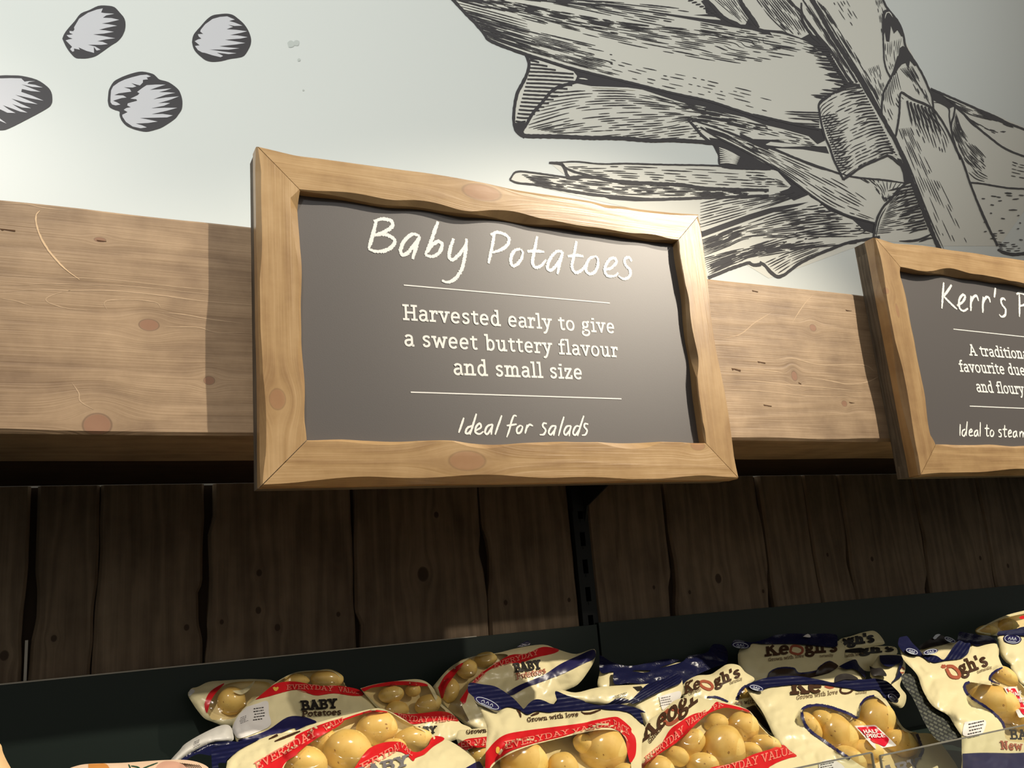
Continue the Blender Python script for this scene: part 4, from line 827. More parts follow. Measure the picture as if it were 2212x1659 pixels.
def potato_mat():
    m, nt, b = newmat('potato_skin'); L = nt.links
    tc = nt.nodes.new('ShaderNodeTexCoord')
    n1 = nt.nodes.new('ShaderNodeTexNoise'); n1.inputs['Scale'].default_value = 38; n1.inputs['Detail'].default_value = 5; L.new(tc.outputs['Object'], n1.inputs['Vector'])
    n2 = nt.nodes.new('ShaderNodeTexVoronoi'); n2.inputs['Scale'].default_value = 170; L.new(tc.outputs['Object'], n2.inputs['Vector'])
    c = ramp(nt, n1.outputs['Fac'], [(.3, lin((228, 190, 100))), (.55, lin((241, 210, 124))), (.8, lin((247, 222, 148)))])
    sp = math_n(nt, 'LESS_THAN', n2.outputs['Distance'], .13)
    L.new(mixc(nt, math_n(nt, 'MULTIPLY', sp, .2), c, lin((150, 104, 54))), b.inputs['Base Color'])
    b.inputs['Roughness'].default_value = .55; b.inputs['Specular IOR Level'].default_value = .3
    B = nt.nodes.new('ShaderNodeBump'); B.inputs['Strength'].default_value = .25; B.inputs['Distance'].default_value = .001
    L.new(n1.outputs['Fac'], B.inputs['Height']); L.new(B.outputs['Normal'], b.inputs['Normal'])
    return m
M_potato = potato_mat()
M_eye = plain('potato_eye', (176, 134, 78), .7, .2)
def crimp_mat():
    m = plain('crimped_navy_film', (24, 27, 62), .24, .6); nt = m.node_tree; b = nt.nodes['Principled BSDF']
    a_ = nt.nodes.new('ShaderNodeAttribute'); a_.attribute_name = 'gc'; sx = nt.nodes.new('ShaderNodeSeparateXYZ'); nt.links.new(a_.outputs['Vector'], sx.inputs[0])
    B = nt.nodes.new('ShaderNodeBump'); B.inputs['Strength'].default_value = .36; B.inputs['Distance'].default_value = .0011
    nt.links.new(math_n(nt, 'SINE', math_n(nt, 'MULTIPLY', sx.outputs['X'], 6.283)), B.inputs['Height']); nt.links.new(B.outputs['Normal'], b.inputs['Normal'])
    return m
M_crimp = crimp_mat()
def net_mat():
    m, nt, b = newmat('woven_net'); L = nt.links
    uv = nt.nodes.new('ShaderNodeAttribute'); uv.attribute_name = 'gc'
    br = nt.nodes.new('ShaderNodeTexBrick'); L.new(uv.outputs['Vector'], br.inputs['Vector'])
    br.inputs['Color1'].default_value = lin((96, 98, 82)); br.inputs['Color2'].default_value = lin((66, 70, 58)); br.inputs['Mortar'].default_value = lin((22, 26, 22))
    br.inputs['Scale'].default_value = 1.; br.inputs['Mortar Size'].default_value = .16; br.inputs['Brick Width'].default_value = 1.1; br.inputs['Row Height'].default_value = .62
    L.new(br.outputs['Color'], b.inputs['Base Color']); b.inputs['Roughness'].default_value = .6
    B = nt.nodes.new('ShaderNodeBump'); B.inputs['Strength'].default_value = .6; B.inputs['Distance'].default_value = .001; L.new(br.outputs['Color'], B.inputs['Height']); L.new(B.outputs['Normal'], b.inputs['Normal'])
    return m
M_net = net_mat()
def seg_dist(x, y, loop):
    d = 1e18; n = len(loop)
    for i in range(n):
        x0, y0 = loop[i]; x1, y1 = loop[(i+1) % n]; dx, dy = x1-x0, y1-y0
        t = max(0., min(1., ((x-x0)*dx+(y-y0)*dy)/(dx*dx+dy*dy+1e-9)))
        e = (x-x0-t*dx)**2+(y-y0-t*dy)**2
        if e < d: d = e
    return sqrt(d)
def loopify(poly, step=5., smooth=True):
    q = list(poly)+[poly[0]]
    if smooth: q = spline(q, 4)
    n = max(8, int(length(q)/step)); return resample(q, n+1)[:-1]
def triangulate(loops, step):
    """constrained triangulation of the first loop with a fill of inner points; later loops only cut edges"""
    vs, es = [], []
    for lp in loops:
        b = len(vs); vs += [Vector(p) for p in lp]; es += [(b+i, b+(i+1) % len(lp)) for i in range(len(lp))]
    out = loops[0]; xs = [p[0] for p in out]; ys = [p[1] for p in out]; nb = len(vs)
    grid = {}
    for p in vs[:nb]: grid.setdefault((int(p.x//step), int(p.y//step)), []).append(p)
    y = min(ys)+step*.5; row = 0
    while y < max(ys):
        x = min(xs)+step*(.5 if row % 2 else 0)
        while x < max(xs):
            if inside(out, x, y):
                near = any((p.x-x)**2+(p.y-y)**2 < (step*.55)**2 for i in (-1, 0, 1) for j in (-1, 0, 1) for p in grid.get((int(x//step)+i, int(y//step)+j), ()))
                if not near: vs.append(Vector((x, y)))
            x += step
        y += step*.87; row += 1
    v2, e2, f2, _, _, _ = delaunay_2d_cdt(vs, es, [], 1, 1e-4)
    return [(p.x, p.y) for p in v2], [tuple(f) for f in f2]
def orient(P, f):
    a, b, c = (Vector(P[i]) for i in f[:3]); n = (b-a).cross(c-a)
    return f if n.dot(a-CAMP) < 0 else tuple(reversed(f))
class Bag:
    def __init__(s, label, outline, Y0, y0, k, bulge=.016, back=.024, R=55., amp=.0052, seed=1, windows=(), bumps=(), kx=0., group=None, film_label=None, mat=None, step=4.2, cat='bag', name='potato_bag', cell=42.):
        s.o = loopify(outline); s.Y0, s.y0, s.k, s.kx = Y0, y0, k, kx; s.x0 = sum(p[0] for p in s.o)/len(s.o)
        s.bulge, s.R, s.amp, s.seed, s.cell = bulge, R, amp, seed*7.31, cell
        s.cache = {}; s.n = 0; s.bumps = []
        for (x, y, ra, rb, ang, dz, lab) in bumps:    # the film clings to each potato
            Yb = s.depth(x, y); sc = ((at(x, y, Yb)-CAMP).dot(FX))/F; c = min(ra, rb)*sc
            s.cache = {}; s.bumps.append((x, y, ra, rb, cos(ang), sin(ang), c, Yb+c*.60+dz))
        s.cache = {}
        ys = max(p[1] for p in s.o); base = at(s.x0, ys, s.plane(s.x0, ys))
        s.root = empty(name, base, label, cat, group); s.label = label
        wl_ = [loopify(w, 4.5) for w in windows]
        P, Fs = triangulate([s.o]+wl_, step)
        V3 = [s.pt(x, y) for x, y in P]; body, clear = [], []
        for f in Fs:
            cx, cy = sum(P[i][0] for i in f)/3, sum(P[i][1] for i in f)/3
            (clear if any(inside(w, cx, cy) for w in wl_) else body).append(orient(V3, f))
        mb = MB(); mb.add(V3, body, 0, None, True)
        # the back of the bag closes it to a pillow
        Vb = []
        for x, y in P:
            d = s.edge(x, y); Vb.append(tuple(at(x, y, s.plane(x, y)+back*s.prof(d))))
        mb.add(Vb, [tuple(reversed(orient(V3, f))) for f in Fs], 0, None, True)
        me = s.clean(mb); o = me.build('printed_film', mat or M_cream, s.root)
        if film_label: o['label'] = film_label
        if clear:
            mc = MB(); mc.add(V3, clear, 0, None, True); s.clean(mc).build('clear_window', M_film, s.root)
    def clean(s, mb):
        used = sorted({i for f in mb.f for i in f}); mp = {i: k for k, i in enumerate(used)}
        mb.v = [mb.v[i] for i in used]; mb.f = [tuple(mp[i] for i in f) for f in mb.f]; return mb
    def plane(s, x, y): return s.Y0+s.k*(y-s.y0)+s.kx*(x-s.x0)
    def edge(s, x, y):
        if not inside(s.o, x, y): return 0.
        return seg_dist(x, y, s.o)
    def prof(s, d): q = 1-min(d/s.R, 1.); return max(0., 1-q*q)**.72
    def depth(s, x, y):
        key = (round(x, 2), round(y, 2))
        if key in s.cache: return s.cache[key]
        d = s.edge(x, y); p = s.prof(d); Y = s.plane(x, y)-s.bulge*p
        c_ = s.cell; p_ = Vector((x/c_+.35*noise.noise(Vector((x/70, y/70, s.seed))), y/c_*.8, s.seed))
        v, _ = noise.voronoi(p_); v2, _ = noise.voronoi(p_*2.3+Vector((3, 1, 0)))
        w = 1.5*(.42-v[0])+.55*(.42-v2[0])+noise.noise(Vector((x/58, y/34, s.seed+4)))*.9-.5*abs(noise.noise(Vector((x/40+y/60, y/26-x/90, s.seed+9))))
        Y -= s.amp*w*min(1., d/14.)
        for bx, by, ra, rb, ca, sa, c, Yc in s.bumps:
            u, v = x-bx, y-by; q = ((u*ca+v*sa)/(ra*1.07))**2+((-u*sa+v*ca)/(rb*1.07))**2
            if q < 1:
                yp = Yc-c*1.09*sqrt(1-q)-.0016; h = max(0., min(1., .5+.5*(Y-yp)/.003)); Y = Y+(yp-Y)*h-.003*h*(1-h)
        s.cache[key] = Y; return Y
    def pt(s, x, y, lift=0.): return tuple(at(x, y, s.depth(x, y)-lift))
    def lift(s): s.n += 1; return .0010+.00005*(s.n % 24)
    def decal(s, name, poly, mat, smooth=True, step=3.8, parent=None, label=None, lay=0.):
        """print on the bag: follows its surface"""
        lf = s.lift()+lay; lp = loopify(poly, 4., smooth); P, Fs = triangulate([lp], step)
        V = [s.pt(x, y, lf) for x, y in P]; mb = MB(); mb.add(V, [orient(V, f) for f in Fs], 0, None, True)
        o = s.clean(mb).build(name, mat, parent or s.root)
        if label: o['label'] = label
        return o
    def strips(s, mb, strips, lf, mi=0, clip=True):
        for Lr, Rr in strips:
            n = len(Lr); STRIP[0] = (STRIP[0]+1) % 97; l2 = lf+STRIP[0]*2e-6
            V = [s.pt(x, y, l2) for x, y in Lr+Rr]
            ok = [(not clip) or (inside(s.o, *Lr[i]) and inside(s.o, *Rr[i])) for i in range(n)]
            mb.add(V, [orient(V, (i, i+1, n+i+1, n+i)) for i in range(n-1) if ok[i] and ok[i+1]], mi, None, True)
    def line(s, name, pts, w, mat, jit=.12, taper=(.5, .5), label=None, parent=None, multi=False):
        mb = MB(); rnd = random.Random(int(s.seed*10)+s.n); lf = s.lift()
        for q in (pts if multi else [pts]):
            p = spline(q, 6); p = resample(p, max(6, int(length(p)/2.2))); s.strips(mb, [ribbon2d(p, w, jit, rnd, taper)], lf)
        if not mb.f: return None
        o = s.clean(mb).build(name, mat, parent or s.root)
        if label: o['label'] = label
        return o
    def text(s, name, txt, p0, p1, cap, up=None, wgt=.15, mat=None, font=SERIF, parent=None, track=.04, mid=None, label=None, colors=None, cap1=None):
        mb = MB(); lf = s.lift()+.0013; st_, tw = layout(txt, font, track)
        dx, dy = p1[0]-p0[0], p1[1]-p0[1]; L = sqrt(dx*dx+dy*dy)
        if up is None: up = (dy/L, -dx/L)
        ul = sqrt(up[0]**2+up[1]**2); up = (up[0]/ul, up[1]/ul)
        mx, my = (mid[0]-(p0[0]+p1[0])/2, mid[1]-(p0[1]+p1[1])/2) if mid else (0, 0)
        def fn(x, y):
            t = x/tw; b = 4*t*(1-t); c = cap+((cap1 or cap)-cap)*t
            return (p0[0]+dx*t+mx*b+up[0]*y*c, p0[1]+dy*t+my*b+up[1]*y*c)
        q = [([fn(*a) for a in Lr], [fn(*a) for a in Rr]) for Lr, Rr in text_quads(st_, wgt, .2)]
        s.strips(mb, q, lf)
        if not mb.f: return None
        o = s.clean(mb).build(name, mat or M_brown, parent or s.root)
        if label: o['label'] = label
        return o
    def sheet(s, name, poly, dY=-.004, mat=None, rip=.002, kx=0., label=None, thick=.0008, smooth=True, ridges=None, step=4., gc=None):
        """a loose flap of film standing off the bag: crimped seal, folded corner"""
        lp = loopify(poly, 4., smooth); P, Fs = triangulate([lp], step); s.n += 1
        def D(x, y):
            w = noise.noise(Vector((x/26, y/12, s.seed+s.n)))+.4*noise.noise(Vector((x/9, y/7, s.seed+s.n)))
            r = 0
            return s.plane(x, y)-s.bulge*s.prof(s.edge(x, y))+dY-rip*w+r+kx*(x-s.x0)
        V = [tuple(at(x, y, D(x, y))) for x, y in P]; Vb = [tuple(at(x, y, D(x, y)+thick)) for x, y in P]
        fr = [orient(V, f) for f in Fs]; mb = MB()
        g = [(x*gc[0]+y*gc[1], x*gc[2]+y*gc[3], 0) for x, y in P] if gc else None
        if ridges: g = [(x*ridges[0]+y*ridges[1], 0, 0) for x, y in P]; mat = M_crimp
        mb.add(V, fr, 0, g, True); mb.add(Vb, [tuple(reversed(f)) for f in fr], 0, g, True)
        o = s.clean(mb).build(name, mat or M_navy, s.root)
        if label: o['label'] = label
        return o
    def roundel(s, cx, cy, a, b, ang, dY=0.):
        """small oval emblem beside the seal: navy oval, pale ring and a few strokes of script"""
        ca, sa = cos(ang), sin(ang); E = lambda r, n=26: [(cx+r*(a*cos(k*6.283/n)*ca-b*sin(k*6.283/n)*sa), cy+r*(a*cos(k*6.283/n)*sa+b*sin(k*6.283/n)*ca)) for k in range(n)]
        o = s.decal('emblem', E(1), M_nvprint, False, 4., lay=.0012+dY)
        q = [E(.82)+E(.82)[:1]]
        T = lambda u, v: (cx+u*a*ca-v*b*sa, cy+u*a*sa+v*b*ca)
        q += [[T(-.45, .2), T(-.3, -.3), T(-.2, .25)], [T(-.1, .2), T(0, -.35), T(.1, .25)], [T(.2, .25), T(.3, -.3), T(.42, .2)], [T(-.4, .48), T(0, .55), T(.4, .48)]]
        mb = MB(); lf = s.lift()+.0016+dY
        for p in q:
            p = spline(p, 5); s.strips(mb, [ribbon2d(p, 1.3)], lf, 0, False)
        if mb.f: s.clean(mb).build('emblem_print', M_pale, o)
    def bars(s, name, x, y, w, h, n, mat=None, slant=0., label=None):
        """lines of small print on a label"""
        mb = MB(); lf = s.lift()+.0008; rnd = random.Random(int(x*7+y))
        for k in range(n):
            yy = y+h*k/max(1, n-1); x0 = x+rnd.uniform(0, w*.15); 
            while x0 < x+w*rnd.uniform(.75, 1):
                l = rnd.uniform(1.5, 5); s.strips(mb, [ribbon2d([(x0, yy+slant*(x0-x)), (x0+l, yy+slant*(x0+l-x))], max(1., h/n*.42))], lf); x0 += l+rnd.uniform(.7, 1.6)
        if mb.f: s.clean(mb).build(name, mat or M_grey, s.root)
    def potatoes(s, rows, group):
        for (x, y, ra, rb, ang, dz, lab), bp in zip(rows, s.bumps):
            c, Yc = bp[6], bp[7]; ra, rb = bp[2], bp[3]; sc = c/min(ra, rb); a, b = ra*sc, rb*sc; d = ray(x, y).normalized(); ctr = at(x, y, Yc)
            ca, sa = cos(ang), sin(ang); ax = (RX*ca-UX*sa); ay = (RX*sa+UX*ca); az = d
            ax = (ax-az*ax.dot(az)).normalized(); ay = az.cross(ax).normalized(); sd = x*.13+y*.07
            mb = MB(); nu, nv = 30, 18; rows_ = []
            for i in range(nv+1):
                th = pi*i/nv; r_ = []
                for j in range(nu+1):
                    ph = 2*pi*(j % nu)/nu; q = Vector((cos(th), sin(th)*cos(ph), sin(th)*sin(ph)))
                    f = 1+.07*noise.noise(q*1.3+Vector((sd, 0, 0)))+.018*noise.noise(q*3.4+Vector((0, sd, 0)))-.03
                    q2 = q*f; r_.append(tuple(ax*(q2.x*a)+ay*(q2.y*b)+az*(q2.z*c)))
                rows_.append(r_)
            mb.grid(rows_, 0, True); rnd = random.Random(int(x*3+y))
            for k in range(2):                                        # eyes
                q = Vector((rnd.uniform(-.7, .7), rnd.uniform(-.6, .6), 0)); q.z = -sqrt(max(.1, 1-q.x*q.x-q.y*q.y)); q.normalize()
                f = 1+.07*noise.noise(q*1.3+Vector((sd, 0, 0)))+.018*noise.noise(q*3.4+Vector((0, sd, 0)))-.03
                t1 = q.orthogonal().normalized(); t2 = q.cross(t1); rr = rnd.uniform(.022, .04); ring = []
                for m in range(9):
                    w_ = (q*f*1.006+t1*(rr*1.7*cos(m*.698))+t2*(rr*sin(m*.698))); ring.append(tuple(ax*(w_.x*a)+ay*(w_.y*b)+az*(w_.z*c)))
                w_ = q*f; mb.add(ring+[tuple(ax*(w_.x*a)+ay*(w_.y*b)+az*(w_.z*c))], [(m, (m+1) % 9, 9) for m in range(9)], 1)
            o = mb.build('potato', [M_potato, M_eye]); o.location = ctr
            tag(o, lab, 'potato', group)
def bump_of(rows): return [(r[0], r[1], r[2]*1.10, r[3]*1.10)+tuple(r[4:]) for r in rows]
def g_(x0, y0, sc): return lambda *pts: [(x0+x/sc, y0+y/sc) for x, y in pts]
G1, G2, G3, G4, G5, G6 = g_(400,1430,7.243), g_(640,1430,5.267), g_(1000,1440,7.577), g_(1240,1440,7.577), g_(1450,1440,7.373), g_(1700,1450,7.373)
G7, G8, G9, GC, GP = g_(1580,1340,5.821), g_(1920,1310,7.575), g_(1900,1300,4.622), g_(750,1360,4.022), g_(160,1600,5.53)
o1 = lambda g, x, y: g((x, y))[0]
GV, GHT, GPL = 'potato bags with red value bands', 'potato bags with heart shaped windows', 'printed potato bags at the back'

# ---- bag C: lit, upright, in the middle of the front row
pc = [(1133,1648,49,44,0,.002,'large potato at the left of the window lettered Grown with love above'), (1303,1624,50,50,.2,0,'largest potato under the word PACK in the middle front bag'), (1216,1662,34,34,0,.006,'half-seen potato between the two large ones of the middle front bag'), (1350,1678,27,27,0,.008,'small potato at the right foot of the middle front bag'), (1262,1606,24,20,.4,.016,'deep shaded potato between the big ones of the middle front bag'), (1076,1684,26,22,.2,.012,'lowest left potato of the middle front bag')]
C = Bag('upright front bag in the middle reading Grown with love over a red band', [(1017,1502),(1030,1519),(1053,1530),(1074,1540),(1084,1531),(1098,1526),(1119,1531),(1138,1543),(1158,1536),(1185,1538),(1204,1536),(1260,1533),(1290,1530),(1330,1533),(1356,1538),(1372,1550),(1388,1565),(1394,1573),(1389,1592),(1386,1615),(1386,1659),(1388,1730),(1300,1745),(1140,1745),(1046,1730),(1048,1659),(1049,1625),(1051,1598),(1052,1572),(1046,1555),(1038,1537),(1026,1516)],
    1.10, 1500, -.0008, seed=1, group=GV, bumps=bump_of(pc), windows=[[(1056,1665),(1075,1644),(1106,1626),(1145,1611),(1200,1597),(1250,1585),(1290,1577),(1325,1577),(1340,1583),(1352,1595),(1358,1615),(1362,1640),(1364,1700),(1350,1770),(1200,1780),(1070,1770)]])
rb = C.decal('red_band', G3((372,1405),(520,1230),(700,1110),(1000,1050),(1500,985),(1970,922))+G4((300,885),(640,822),(760,850),(930,1000),(938,1070),(990,1130),(1018,1230),(1012,1420),(965,1530),(920,1570),(880,1440),(862,1320),(850,1210),(800,1120),(740,1060),(640,1010),(540,995),(250,1000))+G3((1800,1090),(1600,1150),(1200,1245),(800,1370),(640,1470),(480,1590),(420,1690),(366,1690)), M_red)
C.text('band_lettering', 'EVERYDAY', o1(G3,700,1352), o1(G3,1740,1092), 17.5, (-.16,-1), .12, M_pink, parent=rb, cap1=9.5)
C.text('band_lettering', 'VALUE', o1(G3,1790,1085), o1(G4,600,965), 8, (-.05,-1), .12, M_pink, parent=rb, cap1=13)
C.text('band_lettering', 'PACK', o1(G4,650,975), o1(G4,905,1120), 15, (-.05,-1), .13, M_pink, parent=rb)
C.decal('heart_print', G3((540,1345),(560,1305),(595,1320),(600,1350),(590,1410),(565,1425),(540,1400)), M_gold, parent=rb, lay=.0008)
C.sheet('top_seal', G3((85,300),(130,262),(330,290),(520,320),(680,410),(830,520),(960,660),(1000,690),(1080,600),(1180,537),(1300,545),(1420,600),(1500,610),(1540,560),(1510,400),(1700,470),(1970,556))+G4((200,590),(420,632),(700,612),(880,640),(1010,672),(1165,742),(1160,758),(1085,752),(1125,860),(1132,935),(1080,900),(1000,830),(880,742),(600,705),(380,688))+G3((1970,718),(1550,728),(1400,748),(1200,727),(1050,782),(900,692),(740,658),(640,690),(560,720),(400,640),(230,540),(120,450),(80,400)), -.004, ridges=(.014,.115))
C.roundel(1053, 1519, 32, 9.5, .42, .009)
C.text('tagline', 'Grown with love', o1(G3,1055,905), o1(G3,1895,808), 9.5, None, .15, M_brown)
C.line('brand_lettering', [G3((880,700),(925,745),(950,830)), G3((1110,806),(1180,776),(1250,756)), G4((118,735),(170,765),(270,762),(350,735),(440,704))], 4.5, M_brown, multi=True)
C.potatoes(pc, 'potatoes in the middle front bag')

# ---- bag F: lit, leaning, right of C
pf = [(1562,1622,46,52,.35,0,'big blemished potato in the middle of the leaning bag'), (1603,1571,34,30,-.2,.006,'round potato under the top red band of the leaning bag'), (1655,1608,30,19,.2,.004,'potato at the right edge of the leaning bag'), (1424,1664,32,28,0,0,'potato at the left foot of the leaning bag'), (1492,1606,34,24,-.7,.008,'potato in the shade along the left red band'), (1518,1652,34,24,0,.012,'dark half-hidden potato low in the leaning bag'), (1546,1564,26,20,-.4,.018,'deep potato near the peak of the top red band of the leaning bag'), (1622,1622,24,17,.2,.014,'deep potato between the blemished and the right-hand one of the leaning bag'), (1462,1634,26,20,.3,.014,'deep potato at the lower left of the leaning bag')]
Fb = Bag('leaning front bag with two red bands, right of the upright front bag', [(1372,1672),(1378,1620),(1388,1580),(1402,1556),(1425,1540),(1445,1523),(1460,1512),(1488,1505),(1504,1506),(1545,1514),(1580,1520),(1613,1532),(1626,1543),(1644,1569),(1672,1596),(1691,1609),(1721,1632),(1745,1655),(1760,1700),(1700,1740),(1500,1745),(1385,1735)],
    1.125, 1520, -.0008, seed=2, group=GV, bumps=bump_of(pf), windows=[[(1384,1668),(1405,1640),(1430,1622),(1455,1598),(1480,1572),(1505,1552),(1530,1540),(1556,1527),(1580,1526),(1612,1534),(1624,1543),(1642,1569),(1670,1596),(1690,1611),(1650,1624),(1620,1636),(1590,1648),(1550,1656),(1525,1664),(1480,1700),(1400,1700)]])
rb = Fb.decal('red_band', G4((1030,1680),(1200,1490),(1370,1370),(1480,1180),(1580,1020),(1700,930),(1850,830))+G5((60,960),(250,810),(400,740),(560,720),(640,655),(715,560),(800,580),(960,612),(1200,680),(1270,735),(1100,692),(900,655),(800,664),(640,724),(520,800),(400,910),(320,990),(200,1110),(80,1210))+G4((1800,1170),(1500,1360),(1200,1570),(1130,1680)), M_red)
Fb.text('band_lettering', 'EVERYDAY', o1(G4,1180,1570), o1(G4,1810,1085), 13, (-.25,-1), .13, M_pink, parent=rb, cap1=17)
Fb.text('band_lettering', 'VALUE', o1(G5,255,960), o1(G5,560,742), 14, (-.2,-1), .13, M_pink, parent=rb, cap1=8)
Fb.text('band_lettering', 'PA', o1(G5,680,690), o1(G5,830,622), 10, None, .13, M_pink, parent=rb)
rb = Fb.decal('red_band', G5((540,1640),(700,1590),(900,1560),(1100,1500),(1300,1400),(1560,1320),(1770,1243),(1880,1330),(2005,1422),(1900,1450),(1700,1520),(1560,1600),(1450,1690),(700,1760)), M_red)
Fb.text('band_lettering', 'EVERYDAY VALUE', o1(G5,560,1790), o1(G5,1960,1378), 18, (-.12,-1), .12, M_pink, parent=rb)
Fb.text('brand_lettering', 'Keogh', o1(G4,1140,1215), o1(G5,470,520), 40, (-.06,-1), .19, M_brown)
Fb.line('brand_letter', G4((1560,700),(1470,790),(1480,880),(1560,940),(1690,870),(1740,790),(1690,710),(1600,690)), 8, M_rust, .05, (1,1), 'rust coloured letter in the logo')
Fb.text('tagline', 'Grown', o1(G4,1245,1262), o1(G4,1440,1030), 10, (-.5,-1), .16, M_brown)
Fb.potatoes(pf, 'potatoes in the leaning front bag')

# ---- bag J: heart window with the sticker
pj = [(1893,1557,38,43,.3,0,'large shiny potato in the right lobe of the heart window'), (1811,1590,36,46,-.5,0,'tilted potato in the middle of the heart window'), (1749,1570,20,32,-.55,.004,'slim potato slice at the left lobe of the heart window'), (1945,1606,33,27,.3,.004,'potato below the sticker beside the clear shelf lip'), (1868,1624,36,24,.1,.008,'potato under the point of the sticker'), (1835,1642,34,26,.5,.004,'potato low in the heart window behind the clear lip'), (1778,1556,24,20,.4,.018,'deep shaded potato at the top of the left lobe of the heart window'), (1851,1578,22,22,0,.018,'deep potato under the notch of the heart window')]
HW = G6((240,640),(262,592),(340,560),(500,540),(680,570),(860,630),(1000,685),(1112,742),(1140,680),(1160,570),(1200,485),(1290,415),(1380,392),(1470,440),(1560,520),(1640,640),(1700,760),(1780,860),(1860,950),(1960,985),(2055,965),(2090,1060),(2130,1170),(2160,1260),(2110,1360),(2030,1450),(1900,1560),(1500,1590),(1250,1540),(980,1370),(820,1270),(600,1115),(420,990),(310,880),(255,760))
J = Bag('front bag whose heart window carries a red half price sticker, right of the leaning bag', [(1609,1483),(1631,1493),(1642,1491),(1657,1484),(1683,1481),(1717,1477),(1776,1477),(1808,1482),(1834,1486),(1855,1491),(1875,1490),(1891,1490),(1905,1500),(1920,1520),(1935,1545),(1952,1572),(1980,1583),(2016,1587),(2045,1622),(2070,1660),(2076,1690),(2000,1705),(1850,1705),(1775,1690),(1730,1655),(1700,1622),(1680,1602),(1668,1582),(1659,1562),(1647,1538),(1633,1518),(1617,1496)],
    1.185, 1480, -.0008, seed=3, group=GHT, bumps=bump_of(pj), windows=[HW])
J.line('window_outline', G6((1010,1390),(820,1270),(600,1115),(420,990),(310,880),(255,760),(238,640),(262,590),(340,556),(500,538),(680,568),(860,628),(1000,682),(1112,742),(1142,680),(1162,560),(1205,480),(1290,412),(1390,386)), 6., M_nvprint, .25, (1,.6))
J.line('window_outline', G6((2056,962),(2092,1060),(2130,1170),(2165,1260),(2110,1370)), 6.5, M_nvprint, .3, (1,1))
st_ = J.decal('price_sticker', G6((1075,870),(1240,862),(1412,855),(1580,1015),(1750,1186),(1580,1212),(1405,1240),(1240,1055)), M_white, False, lay=.0022, label='white price sticker with a red shield')
sr = J.decal('red_shield', G6((1122,892),(1260,885),(1402,876),(1520,985),(1628,1078),(1612,1135),(1562,1202),(1470,1165),(1370,1132),(1325,1090),(1220,990)), M_stick, False, parent=st_, lay=.0034)
J.n += 40; J_l = J.lift
J.lift = lambda: J_l()+.0040
J.text('sticker_lettering', 'HALF', o1(G6,1232,990), o1(G6,1470,976), 8.4, (-.5,-1), .2, M_white, SANS, parent=st_)
J.text('sticker_lettering', 'PRICE', o1(G6,1282,1064), o1(G6,1566,1046), 9, (-.5,-1), .2, M_white, SANS, parent=st_)
J.lift = J_l
J.text('brand_lettering', 'Ke', o1(G6,66,360), o1(G6,560,330), 34, (-.12,-1), .2, M_brown)
J.line('brand_letter', G6((600,240),(690,262),(770,240)), 5, M_rust, .05, (.6,.6), 'foot of a rust coloured letter')
J.line('brand_letter', G6((890,210),(850,300),(880,345),(980,345),(1050,290),(980,250),(1090,290),(1150,300)), 4.5, M_brown, .1, (1,.5))
J.text('tagline', 'Grown with love', o1(G6,155,448), o1(G6,812,358), 9, (.02,-1), .13, M_tag)
J.text('tagline', 'naturally', o1(G6,1095,368), o1(G6,1275,345), 5, None, .14, M_tag)
J.decal('label_patch', [(1768,1648),(1795,1640),(1822,1655),(1830,1680),(1776,1684)], M_white, lay=.0004); J.bars('small_print', 1772, 1647, 30, 16, 4, M_blackp, -.2)
J.text('product_lettering', 'BABY', (1880,1690), (1990,1662), 26, (-.1,-1), .2, M_grey)
J.sheet('top_seal', G7((165,825),(230,790),(440,722),(640,700),(850,702),(1000,726),(1140,752),(1290,782),(1400,745),(1550,740),(1700,742),(1800,730),(1900,748),(1965,772),(2040,840),(2120,930),(2100,985),(2030,1032),(1955,1000),(1900,940),(1840,875),(1720,875),(1600,884),(1480,856),(1330,836),(1140,806),(800,806),(600,826),(450,848),(360,884),(300,894),(230,872)), -.005, ridges=(.01,.13))
J.roundel(1634, 1486, 17, 6, .25, .009); J.roundel(1929, 1508, 14, 8, .7, .009); J.sheet('folded_corner', G7((1290,785),(1300,720),(1360,680),(1440,668),(1530,690),(1600,740),(1500,745),(1420,745)), -.007, M_blackp, label='dark folded corner of the seal')
J.potatoes(pj, 'potatoes in the heart window bag')

# ---- bag L: right-hand heart-window bag, with its net side
pl_ = [(2145,1523,50,41,.25,0,'large potato in the heart window at the right edge'), (2170,1462,26,20,.6,.006,'potato in the upper lobe of the right-hand bag'), (2214,1560,30,26,0,.006,'potato under the right-hand sticker')]
LW = G9((846,835),(885,802),(1000,815),(1130,832),(1100,780),(1115,735),(1165,688),(1235,655),(1330,735),(1440,860),(1560,1000))+[(2255,1560),(2250,1600),(2178,1600)]+G9((1248,1250),(1215,1190),(1120,1095),(1000,1012),(920,960),(868,900))
L_ = Bag('pale bag with a heart window at the right edge, behind the clear lip', G8((165,650),(260,762),(380,802),(520,804),(640,882),(780,915),(920,884),(1060,872),(1180,852),(1300,782),(1350,650),(1450,664),(1600,622),(1760,610),(1785,720),(1800,830),(1880,1000),(2050,1180),(2150,1260))+[(2225,1500),(2262,1570),(2270,1690),(2180,1705),(2085,1695),(2078,1640),(2077,1592)]+G9((800,1310),(740,1220),(680,1130),(530,1040),(430,880),(370,720),(240,580)),
    1.155, 1400, -.00085, seed=4.6, amp=.0066, group=GHT, bumps=bump_of(pl_), windows=[LW])
L_.line('window_outline', G9((900,800),(850,828),(862,895),(920,958),(1000,1010),(1120,1092),(1218,1190),(1250,1260)), 5.5, M_nvprint, .25, (1,1))
L_.line('window_outline', G9((1238,652),(1165,688),(1112,735),(1106,785),(1200,822)), 5., M_nvprint, .25, (.6,.6))
